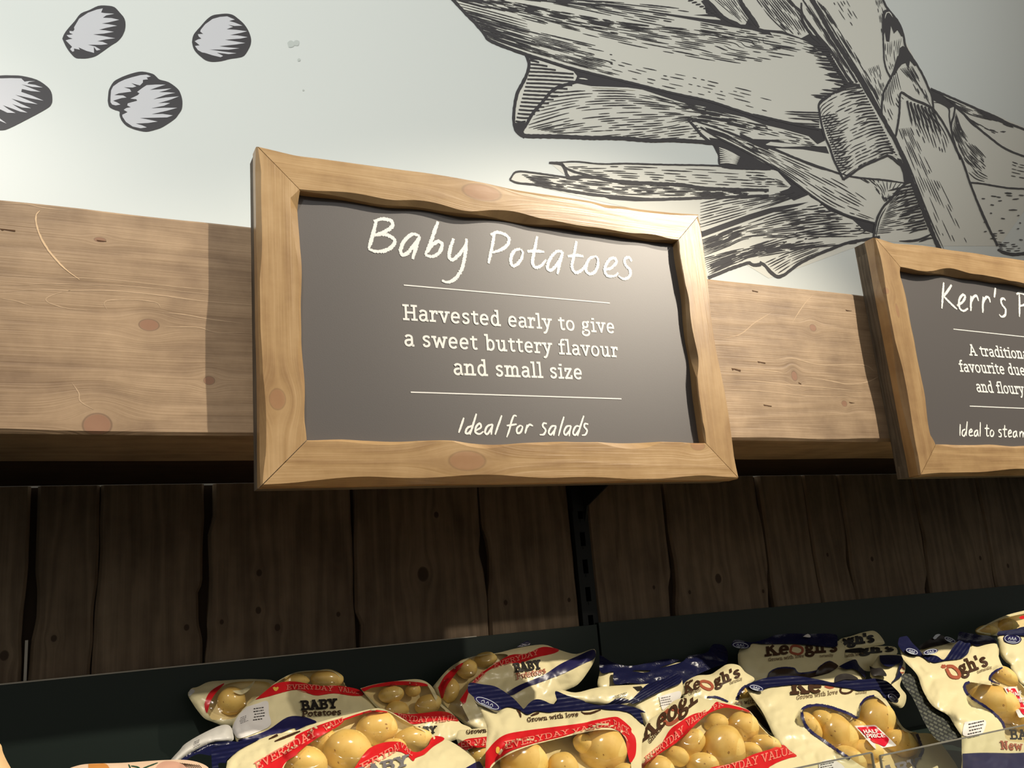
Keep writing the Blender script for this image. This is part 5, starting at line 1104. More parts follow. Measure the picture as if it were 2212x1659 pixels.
st_ = L_.decal('price_sticker', G9((1240,852),(1300,848),(1362,846),(1430,990),(1500,1130),(1450,1148),(1394,1160),(1320,1010)), M_white, False, lay=.0022, label='white price sticker with a red shield')
L_.decal('red_shield', G9((1264,868),(1310,865),(1352,862),(1420,990),(1470,1090),(1445,1130),(1420,1110),(1390,1060),(1320,960)), M_stick, False, parent=st_, lay=.0034)
L_.n += 40; L_l = L_.lift; L_.lift = lambda: L_l()+.0065
L_.text('sticker_lettering', 'HALF', o1(G9,1332,945), o1(G9,1425,925), 8.5, (-.45,-1), .2, M_white, SANS, parent=st_); L_.text('sticker_lettering', 'PRICE', o1(G9,1362,1012), o1(G9,1470,990), 8.5, (-.45,-1), .2, M_white, SANS, parent=st_)
L_.lift = L_l
L_.line('brand_letter', G8((940,1010),(1010,1130),(1090,1160),(1160,1140),(1130,1050),(1040,980),(950,980)), 7, M_rust, .05, (1,1), 'rust coloured letter in the logo')
L_.line('brand_letter', G8((860,970),(900,985),(930,960)), 8, M_rust, .05, (.8,.6))
L_.text('brand_lettering', "gh's", o1(G8,1185,1120), o1(G8,1640,960), 28, (-.45,-1), .2, M_brown)
L_.text('tagline', 'naturally', o1(G8,1455,1090), o1(G8,1690,1010), 6, None, .14, M_tag)
L_.decal('label_patch', G9((850,1200),(960,1185),(1060,1185),(1050,1270),(1000,1330),(850,1340),(830,1290)), M_white, lay=.0004); L_.bars('small_print', o1(G9,880,1225)[0], o1(G9,880,1225)[1], 34, 28, 5, M_blackp, -.22)
L_.text('product_lettering', 'BABY', o1(G9,1305,1372), o1(G9,1640,1380), 21, (-.1,-1), .2, M_blackp); L_.text('product_lettering', 'New Potatoes', o1(G9,1215,1470), o1(G9,1900,1500), 18, (-.1,-1), .16, M_rust)
L_.decal('navy_panel', [(2079,1628),(2120,1626),(2180,1627),(2258,1630),(2264,1685),(2180,1698),(2090,1690)], M_nvprint)
L_.sheet('top_seal', G8((150,600),(172,512),(240,492),(305,488),(380,590),(480,690),(560,790),(640,862),(700,908),(650,892),(520,806),(380,806),(260,768),(165,658)), -.006)
L_.sheet('top_seal', G8((520,806),(620,790),(780,806),(885,874),(960,800),(1040,680),(1150,560),(1250,598),(1335,598),(1325,680),(1285,782),(1180,852),(1040,874),(920,886),(780,916),(690,906),(600,842)), -.005, ridges=(.11,.08))
L_.sheet('net_side', G9((212,742),(260,715),(380,750),(440,900),(545,1040),(650,1080),(715,1140),(815,1318),(725,1372),(592,1392),(500,1290),(440,1190),(380,1060),(320,940),(240,832)), .012, M_net, .003, label='dark woven net side of the bag', gc=(.085,.045,-.04,.075))
L_.roundel(1970, 1407, 15, 6, .3, .011); L_.roundel(2010, 1408, 17, 6, -.2, .011)
L_.potatoes(pl_, 'potatoes in the right-hand heart window bag')

# ---- bag B1: lit bag at the left
pb = [(752,1624,50,43,.3,0,'biggest smooth potato in the left front bag'), (813,1575,43,35,-.25,.004,'pale round potato at the top of the left front bag window'), (892,1598,39,25,-.1,.002,'potato with a brown scar at the right of the left front bag'), (660,1652,45,36,.2,.004,'potato low under the first red band of the left front bag'), (700,1598,30,24,.3,.016,'deep potato under the first red band of the left front bag'), (852,1614,26,18,0,.016,'deep potato above the second red band of the left front bag')]
B1 = Bag('front bag at the left lying tilted, full of smooth yellow potatoes', [(491,1644),(508,1627),(519,1619),(552,1601),(593,1586),(640,1580),(668,1567),(720,1551),(754,1543),(811,1530),(839,1536),(868,1551),(890,1565),(910,1574),(930,1586),(963,1597),(991,1612),(1029,1644),(1044,1680),(1040,1730),(900,1745),(600,1745),(486,1730),(484,1690)],
    1.10, 1540, -.0008, seed=5.2, group=GV, bumps=bump_of(pb), windows=[G2((-170,1300),(-120,1150),(0,1045),(130,940),(300,830),(480,720),(560,650),(700,594),(870,552),(1050,566),(1200,650),(1420,770),(1532,850),(1545,890),(1500,960),(1400,1026),(1310,1015),(1230,940),(1150,915),(1000,925),(850,980),(760,1070),(655,1216),(600,1320),(100,1400))])
rb = B1.decal('red_band', G1((1130,1700),(1200,1520),(1400,1420),(1700,1230))+G2((0,835),(200,740),(440,658),(548,650),(480,730),(300,830),(130,940),(0,1050))+G1((1800,1420),(1580,1560),(1450,1720)), M_red)
B1.text('band_lettering', 'EVERYDAY', o1(G1,1120,1700), o1(G2,240,835), 18, (-.35,-1), .13, M_pink, parent=rb); B1.text('band_lettering', 'VALU', o1(G2,320,790), o1(G2,540,670), 13, (-.3,-1), .13, M_pink, parent=rb, cap1=9)
B1.line('red_band', G2((540,655),(700,600),(870,556),(1040,568)), 4, M_red, .1, (1,.4))
rb = B1.decal('red_band', G2((640,1240),(760,1060),(850,970),(1000,915),(1150,905),(1230,930),(1300,1010),(1400,1020),(1500,950),(1540,862),(1600,840),(1690,875),(1560,960),(1460,1050),(1360,1090),(1330,1128),(1260,1060),(1160,1015),(1020,1035),(900,1110),(780,1190),(720,1260)), M_red)
B1.text('band_lettering', 'ERYDAY', o1(G2,735,1240), o1(G2,1175,985), 15, (-.22,-1), .13, M_pink, parent=rb, mid=(840,1633)); B1.text('band_lettering', 'VAL', o1(G2,1180,960), o1(G2,1320,1070), 11, (.1,-1), .12, M_pink, parent=rb)
B1.sheet('top_seal', G1((405,1370),(440,1340),(700,1280),(860,1240),(1100,1190),(1150,1212),(900,1340),(780,1430),(650,1532),(640,1582),(522,1582),(520,1680),(430,1690)), -.004, ridges=(.02,.11))
B1.line('brand_lettering', [G1((1310,1205),(1500,1120),(1740,1050)), G1((1500,1120),(1700,1100),(1990,970)), G1((1400,1240),(1600,1160),(1800,1080))], 5, M_brown, multi=True)
B1.text('product_lettering', 'BABY', (765,1684), (884,1652), 22, (-.15,-1), .2, M_grey)
B1.decal('navy_stripe', G2((1900,1220),(2060,1133),(2098,1150),(2130,1240),(2000,1300)), M_nvprint)
B1.potatoes(pb, 'potatoes in the left front bag')

# ---- bag B3: between the two, half hidden
pb3 = [(1035,1634,26,22,0,.004,'dark potato under the red band of the half-hidden bag')]
B3b = Bag('half-hidden bag wedged between the left and the middle front bags', [(985,1594),(990,1578),(1010,1576),(1060,1572),(1120,1580),(1125,1659),(1120,1720),(1040,1720),(1015,1648),(995,1618)], 1.165, 1580, -.0006, .008, .012, 30, seed=6.4, group=GV, bumps=bump_of(pb3), windows=[G2((1945,1000),(2040,975),(2160,968),(2300,985),(2300,1260),(2120,1240),(2050,1140))])
rb = B3b.decal('red_band', G2((1832,935),(1930,880),(2040,862),(2300,850),(2300,980),(2160,970),(2040,976),(1960,985),(1930,1005)), M_red)
B3b.text('band_lettering', 'ER VAL', o1(G2,1870,975), o1(G2,2240,930), 14, (-.1,-1), .13, M_pink, parent=rb); B3b.text('tagline', 'Grown', o1(G2,1938,818), o1(G2,2168,796), 9, None, .16, M_brown)
B3b.potatoes(pb3, 'potatoes in the half-hidden bag')

# ---- bag A3: behind B1
pa3 = [(845,1500,26,17,-.1,.002,'upper left potato seen dimly behind the left front bag'), (892,1491,16,13,0,.006,'upper right small potato seen dimly behind the left front bag'), (925,1522,28,20,-.3,0,'dim potato with a dark eye behind the left front bag'), (858,1532,24,16,0,.008,'lowest dim potato behind the left front bag')]
A3b = Bag('shaded bag with a dim window behind the left front bag', G2((730,300),(900,252),(1150,215),(1400,198),(1545,280),(1640,460),(1750,560),(1845,660),(1875,700),(1995,762),(1900,850),(1700,920),(1500,960),(1250,800),(1080,620),(940,540),(800,390)), 1.315, 1480, -.0006, .014, .018, 40, seed=7.7, group=GV, bumps=bump_of(pa3),
    windows=[G2((765,335),(900,280),(1150,250),(1440,245),(1500,275),(1600,460),(1700,570),(1480,580),(1300,590),(1100,575),(950,515),(830,400))])
A3b.decal('red_band', G2((738,302),(900,255),(1150,217),(1430,235),(1490,275),(1200,262),(1000,276),(860,295),(770,335)), M_red)
rb = A3b.decal('red_band', G2((1080,575),(1300,592),(1480,576),(1620,560),(1750,582),(1850,670),(1700,660),(1500,680),(1320,706),(1180,645)), M_red)
A3b.text('band_lettering', 'ERYDAY VALUE', o1(G2,1150,645), o1(G2,1830,655), 12, (.1,-1), .12, M_pink, parent=rb, mid=(922,1560))
A3b.text('product_lettering', 'BABY', o1(G2,1280,820), o1(G2,1592,806), 15, (.05,-1), .2, M_blackp)
A3b.potatoes(pa3, 'potatoes in the shaded bag behind the left front bag')

# ---- bag A2: BABY Potatoes, shaded
pa2 = [(706,1468,33,20,.05,.002,'dim potato above the red band of the bag reading BABY Potatoes'), (640,1471,26,14,0,.006,'dark hidden potato left above the band of the bag reading BABY Potatoes')]
A2b = Bag('shaded bag at the left lettered BABY Potatoes with a white data label', [(501,1574),(508,1551),(531,1527),(552,1510),(573,1495),(588,1480),(612,1464),(640,1452),(678,1448),(716,1448),(738,1464),(748,1483),(780,1499),(792,1502),(820,1530),(800,1560),(730,1585),(640,1605),(560,1615),(516,1606),(507,1590)], 1.345, 1450, -.0006, .018, .018, 40, seed=8.1, group=GV, bumps=bump_of(pa2),
    windows=[[(566,1500),(588,1482),(612,1466),(640,1454),(678,1450),(716,1450),(737,1466),(746,1484),(720,1480),(690,1484),(660,1480),(630,1475),(605,1477),(585,1488)]])
rb = A2b.decal('red_band', G1((1095,588),(1250,460),(1400,345),(1560,310),(1750,308),(1950,350))+G2((0,228),(140,250),(260,272),(480,270),(700,310),(765,376),(640,385),(430,356),(240,381),(120,350),(0,320))+G1((1940,480),(1740,432),(1500,482),(1300,540)), M_red)
A2b.text('band_lettering', 'EVERYDAY', (619,1490), o1(G2,420,335), 10.5, (0,-1), .13, M_pink, parent=rb, mid=(668,1489)); A2b.text('band_lettering', 'VALUE', o1(G2,480,335), o1(G2,720,365), 10, (0,-1), .13, M_pink, parent=rb)
A2b.decal('heart_print', G1((1370,400),(1400,385),(1420,402),(1445,385),(1468,395),(1450,430),(1420,460),(1390,440)), M_gold, parent=rb, lay=.0008)
A2b.text('product_lettering', 'BABY', o1(G2,62,545), o1(G2,468,520), 19.5, (-.12,-1), .22, M_blackp); A2b.text('product_lettering', 'Potatoes', o1(G2,66,622), o1(G2,512,598), 12.5, (0,-1), .17, M_brown)
A2b.decal('data_label', G1((965,700),(1130,650),(1290,612),(1310,800),(1335,990),(1100,1110),(850,1195),(770,1130),(740,1020),(830,840)), M_white, lay=.0004)
A2b.bars('small_print', o1(G1,1060,735)[0], o1(G1,1060,735)[1], 24, 24, 5, M_blackp, -.15); A2b.bars('small_print', o1(G1,850,880)[0], o1(G1,850,880)[1], 18, 12, 5, M_grey, -.4)
A2b.decal('navy_stripe', G1((830,1215),(1000,1170),(1300,1060),(1600,862),(1850,855),(2028,915))+G2((130,632),(235,682),(120,720),(0,775))+G1((1700,1030),(1400,1150),(1100,1250),(900,1340),(840,1310)), M_nvprint)
A2b.potatoes(pa2, 'potatoes in the bag reading BABY Potatoes')

# ---- bag A1: far left, tip with one potato
pa1 = [(500,1514,28,28,0,0,'single dim potato in the leftmost shaded bag')]
A1b = Bag('leftmost shaded bag with a pale crumpled tip', G1((45,480),(100,412),(200,388),(370,310),(620,288),(900,270),(1110,268),(1400,300),(1500,500),(1250,700),(950,900),(760,1010),(600,1004),(520,972),(420,932),(300,882),(180,742),(100,622),(46,530)), 1.372, 1480, -.0004, .014, .010, 36, seed=9.3, group=GV, bumps=bump_of(pa1), windows=[G1((345,790),(400,600),(520,430),(700,330),(1000,300),(1300,320),(1350,450),(1100,560),(950,690),(790,860),(700,900),(560,900),(420,900))])
A1b.decal('red_band', G1((300,660),(340,540),(400,455),(500,385),(620,330),(520,440),(440,540),(385,650),(345,800),(312,745)), M_red); A1b.decal('pale_tip', G1((50,480),(100,418),(155,452),(110,500),(60,540)), M_white)
A1b.decal('cream_flap', G1((740,450),(900,430),(1000,370),(1095,285),(1040,390),(960,470),(880,510),(800,490)), M_cream, lay=.0004)
A1b.potatoes(pa1, 'potatoes in the leftmost shaded bag')

# ---- bag A0: pale roll under A1 with its navy seal
A0b = Bag('grey-white rolled bag end sloping down below the leftmost shaded bag', G1((-300,1620),(-200,1500),(-80,1370),(0,1280),(250,1130),(560,990),(700,1000),(750,1120),(730,1240),(400,1280),(150,1400),(0,1480),(-180,1640),(-220,1700),(-310,1700)), 1.22, 1590, -.0008, .02, .022, 26, seed=10.4, group=GV, mat=plain('grey_white_film', (206, 204, 196), .4))
A0b.sheet('navy_seal', G1((-200,1650),(0,1475),(400,1268),(720,1240),(840,1262),(700,1290),(430,1340),(410,1460),(200,1440),(0,1545),(-150,1660)), -.006)
A0b.bars('small_print', 418, 1604, 12, 10, 4, M_grey, -.5)

# ---- bag D: shaded, BABY Potatoes, centre back
pd = [(1008,1444,22,20,0,.002,'dim potato at the upper left of the tilted shaded bag in the centre'), (1048,1425,24,15,-.2,.004,'topmost dim potato of the tilted shaded bag in the centre'), (973,1492,18,24,.3,.004,'lowest dim potato of the tilted shaded bag in the centre')]
Db = Bag('tilted shaded bag lettered BABY Potatoes with a navy stripe, behind the middle front bag', GC((745,495),(850,370),(950,290),(1100,230),(1300,204),(1480,160),(1700,130),(1830,172),(1990,212),(2145,168),(2150,260),(2090,370),(2000,480),(1880,540),(1800,640),(1700,760),(1540,850),(1250,900),(1080,865),(980,790),(850,690),(780,580)), 1.362, 1400, -.0005, .02, .012, 40, seed=11.9, group=GV, bumps=bump_of(pd),
    windows=[GC((815,590),(850,450),(960,320),(1100,240),(1300,212),(1400,225),(1290,300),(1170,380),(1040,520),(985,610),(1010,690),(1060,800),(980,770),(880,690))])
rb = Db.decal('red_band', GC((978,612),(1040,520),(1100,440),(1180,368),(1300,288),(1420,220),(1560,208),(1700,150),(1838,172),(1800,205),(1640,242),(1500,292),(1400,292),(1250,342),(1140,430),(1060,540),(1022,645)), M_red)
Db.text('band_lettering', 'EVERYDAY', o1(GC,1275,335), o1(GC,1660,215), 11, (-.1,-1), .13, M_pink, parent=rb); Db.text('band_lettering', 'PACK', o1(GC,1090,505), o1(GC,1200,385), 10, (-.4,-1), .13, M_pink, parent=rb)
Db.decal('red_band', GC((790,505),(850,402),(950,318),(1010,290),(930,400),(860,500),(825,605)), M_red)
Db.decal('navy_stripe', GC((1390,542),(1500,480),(1700,398),(1850,300),(2000,230),(2142,172),(2150,250),(2060,292),(1900,372),(1700,450),(1560,502),(1430,572)), M_nvprint)
Db.text('product_lettering', 'BABY', o1(GC,1462,368), o1(GC,1690,338), 19, (-.25,-1), .22, M_blackp); Db.text('product_lettering', 'Potatoes', o1(GC,1475,432), o1(GC,1730,376), 13, (-.2,-1), .17, M_rust)
Db.sheet('navy_corner', GC((1470,155),(1530,112),(1575,96),(1585,132)), .012)
Db.potatoes(pd, 'potatoes in the tilted shaded bag')

# ---- bag E: back of a bag, pinched seal, lit
Eb = Bag('pale bag lying face down with a barcode and a pinched navy seal', [(1199,1492),(1212,1490),(1244,1496),(1286,1486),(1332,1481),(1400,1477),(1440,1466),(1466,1460),(1475,1478),(1471,1506),(1450,1530),(1438,1556),(1400,1572),(1385,1552),(1372,1536),(1356,1526),(1306,1524),(1240,1512),(1205,1505)], 1.175, 1470, -.0005, .012, .016, 26, seed=12.2, group=GPL, amp=.0042)
Eb.sheet('top_seal', G4((420,622),(560,602),(700,520),(830,520),(930,540),(1060,420),(1200,290),(1450,200),(1690,112),(1762,250),(1560,345),(1330,445),(1000,604),(900,592),(700,624)), -.006, ridges=(.10,.17))
Eb.decal('label_patch', G4((1390,490),(1560,440),(1740,400),(1735,520),(1640,600),(1530,680),(1450,720)), M_white, lay=.0003); Eb.bars('small_print', o1(G4,1400,520)[0], o1(G4,1400,520)[1], 26, 16, 4, M_grey, -.2)
Eb.line('barcode', [G4((968+k*24, 330-k*3), (1010+k*22, 362-k*2), (1050+k*20, 398-k*2)) for k in range(6)], 1.7, M_blackp, 0, (1,1), multi=True); Eb.bars('small_print', o1(G4,640,490)[0], o1(G4,640,490)[1], 32, 8, 3, M_blackp, -.3)

# ---- bag H: logo bag behind F
ph = [(1609,1499,9,12,.1,.002,'sliver of potato beside the navy outline of the small logo bag')]
Hb = Bag('pale logo bag lying behind the leaning front bag', G5((170,430),(200,270),(400,145),(620,125),(760,40),(900,-40),(1080,-20),(1180,90),(1330,190),(1260,280),(1230,400),(1330,490),(1350,640),(1200,760),(800,720),(300,600),(190,500)), 1.245, 1440, -.0006, .016, .016, 34, seed=13.5, group=GHT, bumps=bump_of(ph), windows=[G5((1100,420),(1180,320),(1230,340),(1240,400),(1290,470),(1150,520),(1060,520))])
Hb.text('brand_lettering', "Ke", o1(G5,215,432), o1(G5,470,330), 23, (-.1,-1), .18, M_brown); Hb.text('brand_lettering', "gh's", o1(G5,700,320), o1(G5,1110,150), 22, (-.25,-1), .2, M_brown)
Hb.line('brand_letter', G5((450,250),(520,230),(620,260),(660,330),(600,360),(500,320),(450,260)), 6, M_rust, .05, (1,1), 'rust coloured letter in the logo')
Hb.text('tagline', 'Grown', o1(G5,300,440), o1(G5,480,372), 6, None, .15, M_tag); Hb.text('tagline', 'naturally', o1(G5,945,275), o1(G5,1135,205), 6, None, .15, M_tag)
Hb.line('window_outline', G5((1190,300),(1105,380),(1075,450),(1045,525)), 5.5, M_nvprint, .2, (1,1)); Hb.line('window_outline', G5((575,482),(720,485),(820,520),(910,558)), 4.5, M_nvprint, .2, (.6,.6))
Hb.potatoes(ph, 'potatoes in the small logo bag')
H2 = Bag('narrow strip of a bag reading Grown with love squeezed under the logo bag', G5((960,580),(1100,520),(1290,492),(1335,600),(1440,720),(1540,900),(1680,1150),(1500,1010),(1330,830),(1180,680),(1020,620)), 1.19, 1510, -.0004, .006, .012, 16, seed=14.5, group=GPL)
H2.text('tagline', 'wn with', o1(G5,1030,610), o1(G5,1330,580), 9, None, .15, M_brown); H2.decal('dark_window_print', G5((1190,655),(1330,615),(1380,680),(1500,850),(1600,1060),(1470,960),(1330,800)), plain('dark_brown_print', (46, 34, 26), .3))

# ---- bag G: navy crumpled bags at the back
GG = g_(1300,1340,4.424)
Gb = Bag('crumpled bag with a wide dark navy top at the back behind the face-down bag', GG((-20,480),(60,440),(250,470),(500,450),(760,400),(900,470),(780,600),(600,680),(300,680),(-20,660)), 1.36, 1430, -.0007, .01, .014, 22, seed=15.1, group=GPL)
Gb.sheet('navy_top', GG((-25,330),(10,345),(100,400),(250,436),(430,410),(600,370),(740,380),(560,450),(530,480),(300,480),(260,560),(120,490),(-10,500)), -.006, rip=.004)
Gb.sheet('navy_top', GG((110,490),(270,486),(420,500),(500,470),(760,400),(830,340),(1000,310),(1060,230),(1160,240),(1200,300),(1195,410),(1100,440),(900,525),(790,600),(600,610),(420,610),(250,600),(120,610)), -.012, rip=.004)
Gb.roundel(1347, 1474, 13, 10, 0)

# ---- bags I: logo bags along the back
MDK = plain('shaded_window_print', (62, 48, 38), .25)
Ib = Bag('pale logo bag against the green shelf back, middle of the right bay', G7((80,430),(125,335),(260,288),(420,298),(700,296),(1000,302),(1290,322),(1335,255),(1430,330),(1425,470),(1560,495),(1640,620),(1690,730),(1500,860),(1000,880),(500,840),(260,770),(170,690),(90,560)), 1.350, 1390, -.0006, .016, .016, 34, seed=16.6, group=GHT)
Ib.text('brand_lettering', 'Ke', o1(G7,428,450), o1(G7,730,415), 25, (-.1,-1), .2, M_brown); Ib.text('brand_lettering', "gh's", o1(G7,930,412), o1(G7,1335,392), 24, (-.1,-1), .21, M_brown)
Ib.line('brand_letter', G7((740,400),(760,330),(820,320),(890,350),(890,400),(840,425),(770,410),(740,390)), 5, M_rust, .05, (1,1), 'rust coloured letter in the logo')
Ib.text('tagline', 'Grown with love', o1(G7,468,515), o1(G7,915,462), 7, None, .15, M_tag); Ib.text('tagline', 'naturally', o1(G7,1110,462), o1(G7,1282,452), 5.5, None, .15, M_tag)
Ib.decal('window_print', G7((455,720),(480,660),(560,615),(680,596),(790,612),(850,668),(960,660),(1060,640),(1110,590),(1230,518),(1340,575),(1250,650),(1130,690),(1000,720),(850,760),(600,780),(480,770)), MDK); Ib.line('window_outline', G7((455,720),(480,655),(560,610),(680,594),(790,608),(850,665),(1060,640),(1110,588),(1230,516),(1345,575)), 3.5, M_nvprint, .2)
Ib.sheet('top_seal', G7((0,300),(60,240),(250,278),(440,230),(560,185),(760,165),(980,172),(1180,165),(1320,182),(1332,262),(1290,338),(900,302),(700,296),(420,298),(260,290),(230,340),(140,358),(30,330)), -.006, rip=.003)
Ib.roundel(1600, 1394, 20, 7, .1, .012); Ib.sheet('folded_corner', G7((900,205),(960,170),(1000,200),(985,215)), -.014, M_white, label='pale folded scrap on the seal'); Ib.sheet('folded_flap', G7((1350,580),(1440,530),(1560,490),(1600,560),(1690,660),(1680,720),(1640,680),(1540,610),(1440,615)), -.008)
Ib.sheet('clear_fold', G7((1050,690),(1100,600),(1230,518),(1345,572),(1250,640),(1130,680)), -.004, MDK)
I2 = Bag('pale bag corner lettered with the end of a dark logo, topmost at the back', G7((1335,330),(1360,240),(1500,200),(1660,150),(1812,138),(1925,272),(1880,310),(1600,345),(1480,380)), 1.375, 1380, -.0004, .006, .008, 18, seed=17.3, group=GPL)
I2.text('brand_lettering', "ogh's", o1(G7,1360,318), o1(G7,1800,268), 19, (-.2,-1), .28, M_blackp)
I3 = Bag('flattened logo bag under the topmost bag corner at the back', G7((1400,400),(1440,365),(1700,330),(2030,328),(2090,390),(2050,440),(1860,450),(1850,600),(1700,640),(1560,560),(1430,490)), 1.362, 1405, -.0006, .006, .010, 18, seed=18.8, group=GPL)
I3.text('brand_lettering', "gh's", o1(G7,1620,420), o1(G7,2040,385), 14, (-.1,-1), .28, M_blackp); I3.text('tagline', 'with love', o1(G7,1440,465), o1(G7,1660,430), 6, None, .15, M_tag); I3.decal('painted_shadow_band', G7((1415,400),(1440,370),(1640,345),(1650,400),(1560,410)), M_blackp)  # the dark band paints the shadow under the bag corner above
Kb = Bag('crumpled dark-topped bag left of the woven net side', G7((1850,440),(2000,432),(2150,445),(2190,600),(2150,720),(2120,830),(2200,950),(2150,1100),(2000,1050),(1900,900),(1800,760),(1740,690),(1780,560)), 1.31, 1430, -.0008, .014, .02, 26, seed=19.2, group=GPL)
Kb.sheet('navy_top', G7((1862,440),(2000,436),(2142,450),(2152,520),(2095,545),(2000,582),(1930,570),(1872,520)), -.008, rip=.003); Kb.sheet('navy_top', G7((2142,462),(2160,540),(2118,640),(2150,690),(2085,740),(2000,792),(2080,700),(2112,560)), -.009, rip=.003)
Kb.sheet('black_fold', G7((1735,572),(1800,602),(1890,602),(1955,700),(1850,692),(1765,692)), -.008, M_blackp); Kb.line('brand_letter', G7((2120,590),(2150,590),(2185,640),(2140,660),(2110,640),(2130,600)), 3, M_rust, .05, (1,1))
# ---- bags at the right edge
L2 = Bag('pale bag with a torn navy top behind the right-hand heart window bag', G8((500,720),(620,640),(800,600),(1000,600),(1100,560),(1500,600),(1760,600),(1800,800),(1700,900),(1200,920),(700,900)), 1.29, 1380, -.0006, .01, .014, 22, seed=20.7, group=GPL)
L2.sheet('navy_top', G8((1040,610),(1120,545),(1150,420),(1260,428),(1500,468),(1640,480),(1762,560),(1752,604),(1560,622),(1440,642),(1340,612),(1250,596),(1150,562)), -.008, rip=.003); L2.sheet('black_fold', G8((480,660),(600,580),(700,520),(860,468),(1000,575),(900,622),(720,655),(560,700)), -.006, M_blackp, rip=.004)
L2.sheet('pale_fold', G8((720,520),(770,460),(850,455),(800,500),(760,540)), -.010, M_pale); L2.roundel(2052, 1382, 14, 5, .4, .012)
pm = [(2131,1362,21,11,-.1,.002,'dim potato at the left of the topmost right-hand bag'), (2177,1351,19,14,-.2,.002,'brown potato at the right of the topmost right-hand bag')]
Mb = Bag('brownish clear bag rising at the far right of the green shelf back', G8((1420,400),(1600,292),(1900,152),(2212,68))+[(2262,1308),(2275,1345),(2262,1375)]+G8((2100,480),(1750,480),(1480,430)), 1.31, 1350, -.0006, .012, .016, 24, seed=21.4, group=GPL, bumps=bump_of(pm), windows=[G8((1470,400),(1620,310),(1900,190),(2200,120))+[(2250,1318),(2255,1355)]+G8((2050,400),(1750,440),(1530,420))])
Mb.decal('red_print', G8((2130,180),(2180,150),(2240,165),(2230,200),(2160,205)), M_red)
Mb.potatoes(pm, 'potatoes in the topmost right-hand bag')
Nb = Bag('pale bag cut off by the right edge with a round navy emblem', G8((1770,465),(1800,640),(1830,800),(1900,900),(1985,962),(2005,1040),(2100,1200))+[(2212,1484),(2265,1500),(2280,1420),(2270,1366),(2212,1370)], 1.175, 1370, -.0006, .016, .02, 30, seed=22.9, group=GPL, amp=.0042)
Nb.sheet('top_seal', G8((1772,470),(1790,415),(1870,398),(2070,370),(2220,330))+[(2268,1352),(2270,1372)]+G8((2212,478),(2000,462)), -.006); Nb.roundel(2187, 1380, 20, 11, .1)
# ---- bottom left: paper bag top and tan pack
M_paper = plain('pink_paper', (226, 196, 166), .7, .3)
Pb = Bag('pinkish paper bag whose top edge just shows at the bottom left', [(130,1668),(160,1656),(191,1650),(261,1648),(319,1644),(352,1642),(388,1641),(413,1643),(435,1649),(452,1660),(470,1690),(462,1740),(300,1748),(150,1740),(125,1700)], .97, 1640, -.0008, .02, .03, 40, seed=23.1, mat=M_paper, name='paper_bag', step=5.)
Pb.decal('orange_print', GP((170,278),(280,274),(382,276),(430,340),(450,400),(200,420)), plain('orange_print', (206, 138, 66), .6)); Pb.line('green_lettering', [GP((650,282),(665,310),(680,350)), GP((680,300),(760,315),(800,340)), GP((800,340),(900,300),(1000,262))], 3, plain('green_print', (38, 74, 52), .6), multi=True)
Pb.decal('potato_print', GP((960,340),(1010,280),(1080,245),(1180,245),(1250,258),(1330,300),(1390,360),(1200,420)), plain('rose_print', (206, 160, 136), .6)); Pb.line('hatch_print', [GP((1260+k*28, 262+k*3), (1310+k*26, 285+k*4), (1350+k*24, 322+k*5)) for k in range(9)], 1.2, M_brown, multi=True)
Qb = Bag('tan paper pack cut off at the bottom left corner', [(-90,1590),(-30,1592),(0,1606),(6,1624),(14,1642),(25,1662),(44,1700),(40,1740),(-90,1740)], .93, 1640, -.0006, .02, .03, 40, seed=24.6, mat=plain('tan_paper', (228, 190, 138), .65), name='paper_pack', step=6.)

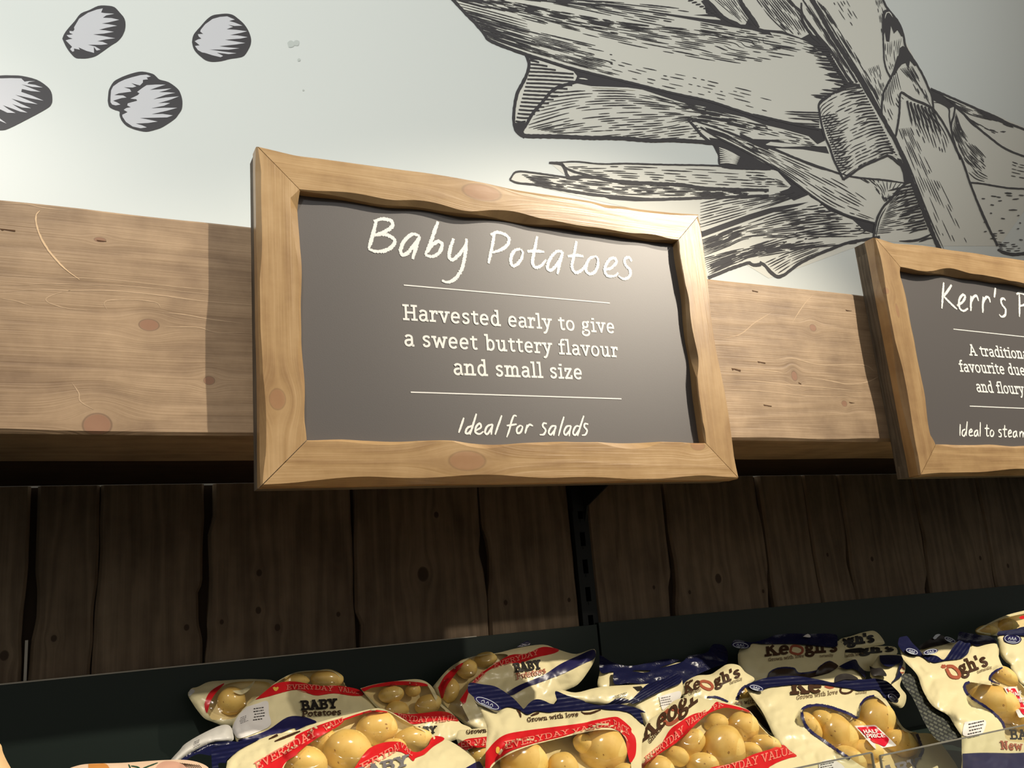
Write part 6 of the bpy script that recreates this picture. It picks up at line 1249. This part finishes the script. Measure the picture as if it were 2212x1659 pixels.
# ------------------------------------------------------------------ clear shelf lip
def acrylic():
    m, nt, b = newmat('clear_acrylic'); nt.nodes.remove(b); L = nt.links
    tr = nt.nodes.new('ShaderNodeBsdfTransparent'); tr.inputs[0].default_value = lin((236, 240, 238)); gl = nt.nodes.new('ShaderNodeBsdfGlossy'); gl.inputs['Roughness'].default_value = .05
    df = nt.nodes.new('ShaderNodeBsdfDiffuse'); df.inputs[0].default_value = lin((170, 172, 168)); mx = nt.nodes.new('ShaderNodeMixShader'); mx.inputs[0].default_value = .10; L.new(tr.outputs[0], mx.inputs[1]); L.new(df.outputs[0], mx.inputs[2])
    fr = nt.nodes.new('ShaderNodeFresnel'); fr.inputs[0].default_value = 1.3; m2 = nt.nodes.new('ShaderNodeMixShader'); L.new(fr.outputs[0], m2.inputs[0]); L.new(mx.outputs[0], m2.inputs[1]); L.new(gl.outputs[0], m2.inputs[2]); L.new(m2.outputs[0], nt.nodes['Material Output'].inputs[0])
    return m
M_acr = acrylic(); M_acre = plain('acrylic_edge', (150, 148, 138), .25, .6)
YA = .84; zd = ZSH(.84)+.0008
def lip(name, x0, x1, z0_, z1_, label):
    r = empty(name, ((x0+x1)/2, YA, zd), label, 'shelf lip', 'clear shelf lips'); t = .003
    mb = MB(); mb.add([(x0, YA, zd), (x1, YA, zd), (x1, YA, z1_), (x0, YA, z0_)], [(0, 1, 2, 3)]); mb.build('pane', M_acr, r)
    e = MB(); slab(e, x0, x1, YA-.0002, YA+t, z0_, z1_, z0_+.0012, z1_+.0012); slab(e, x0-.0012, x0, YA-.0002, YA+t, zd, zd, z0_, z0_); slab(e, x1, x1+.0012, YA-.0002, YA+t, zd, zd, z1_, z1_); e.build('edge', M_acre, r)
a, b = at(1730, 1657, YA), at(1884, 1627, YA); s_ = (b.z-a.z)/(b.x-a.x)
lip('clear_shelf_lip', .0, b.x, b.z, b.z, 'clear plastic shelf lip in front of the middle bags')
a, b = at(1904, 1636, YA), at(2212, 1566, YA)
lip('clear_shelf_lip', a.x, 2.4, (a.z+b.z)/2, (a.z+b.z)/2, 'clear plastic shelf lip in front of the right-hand bags')
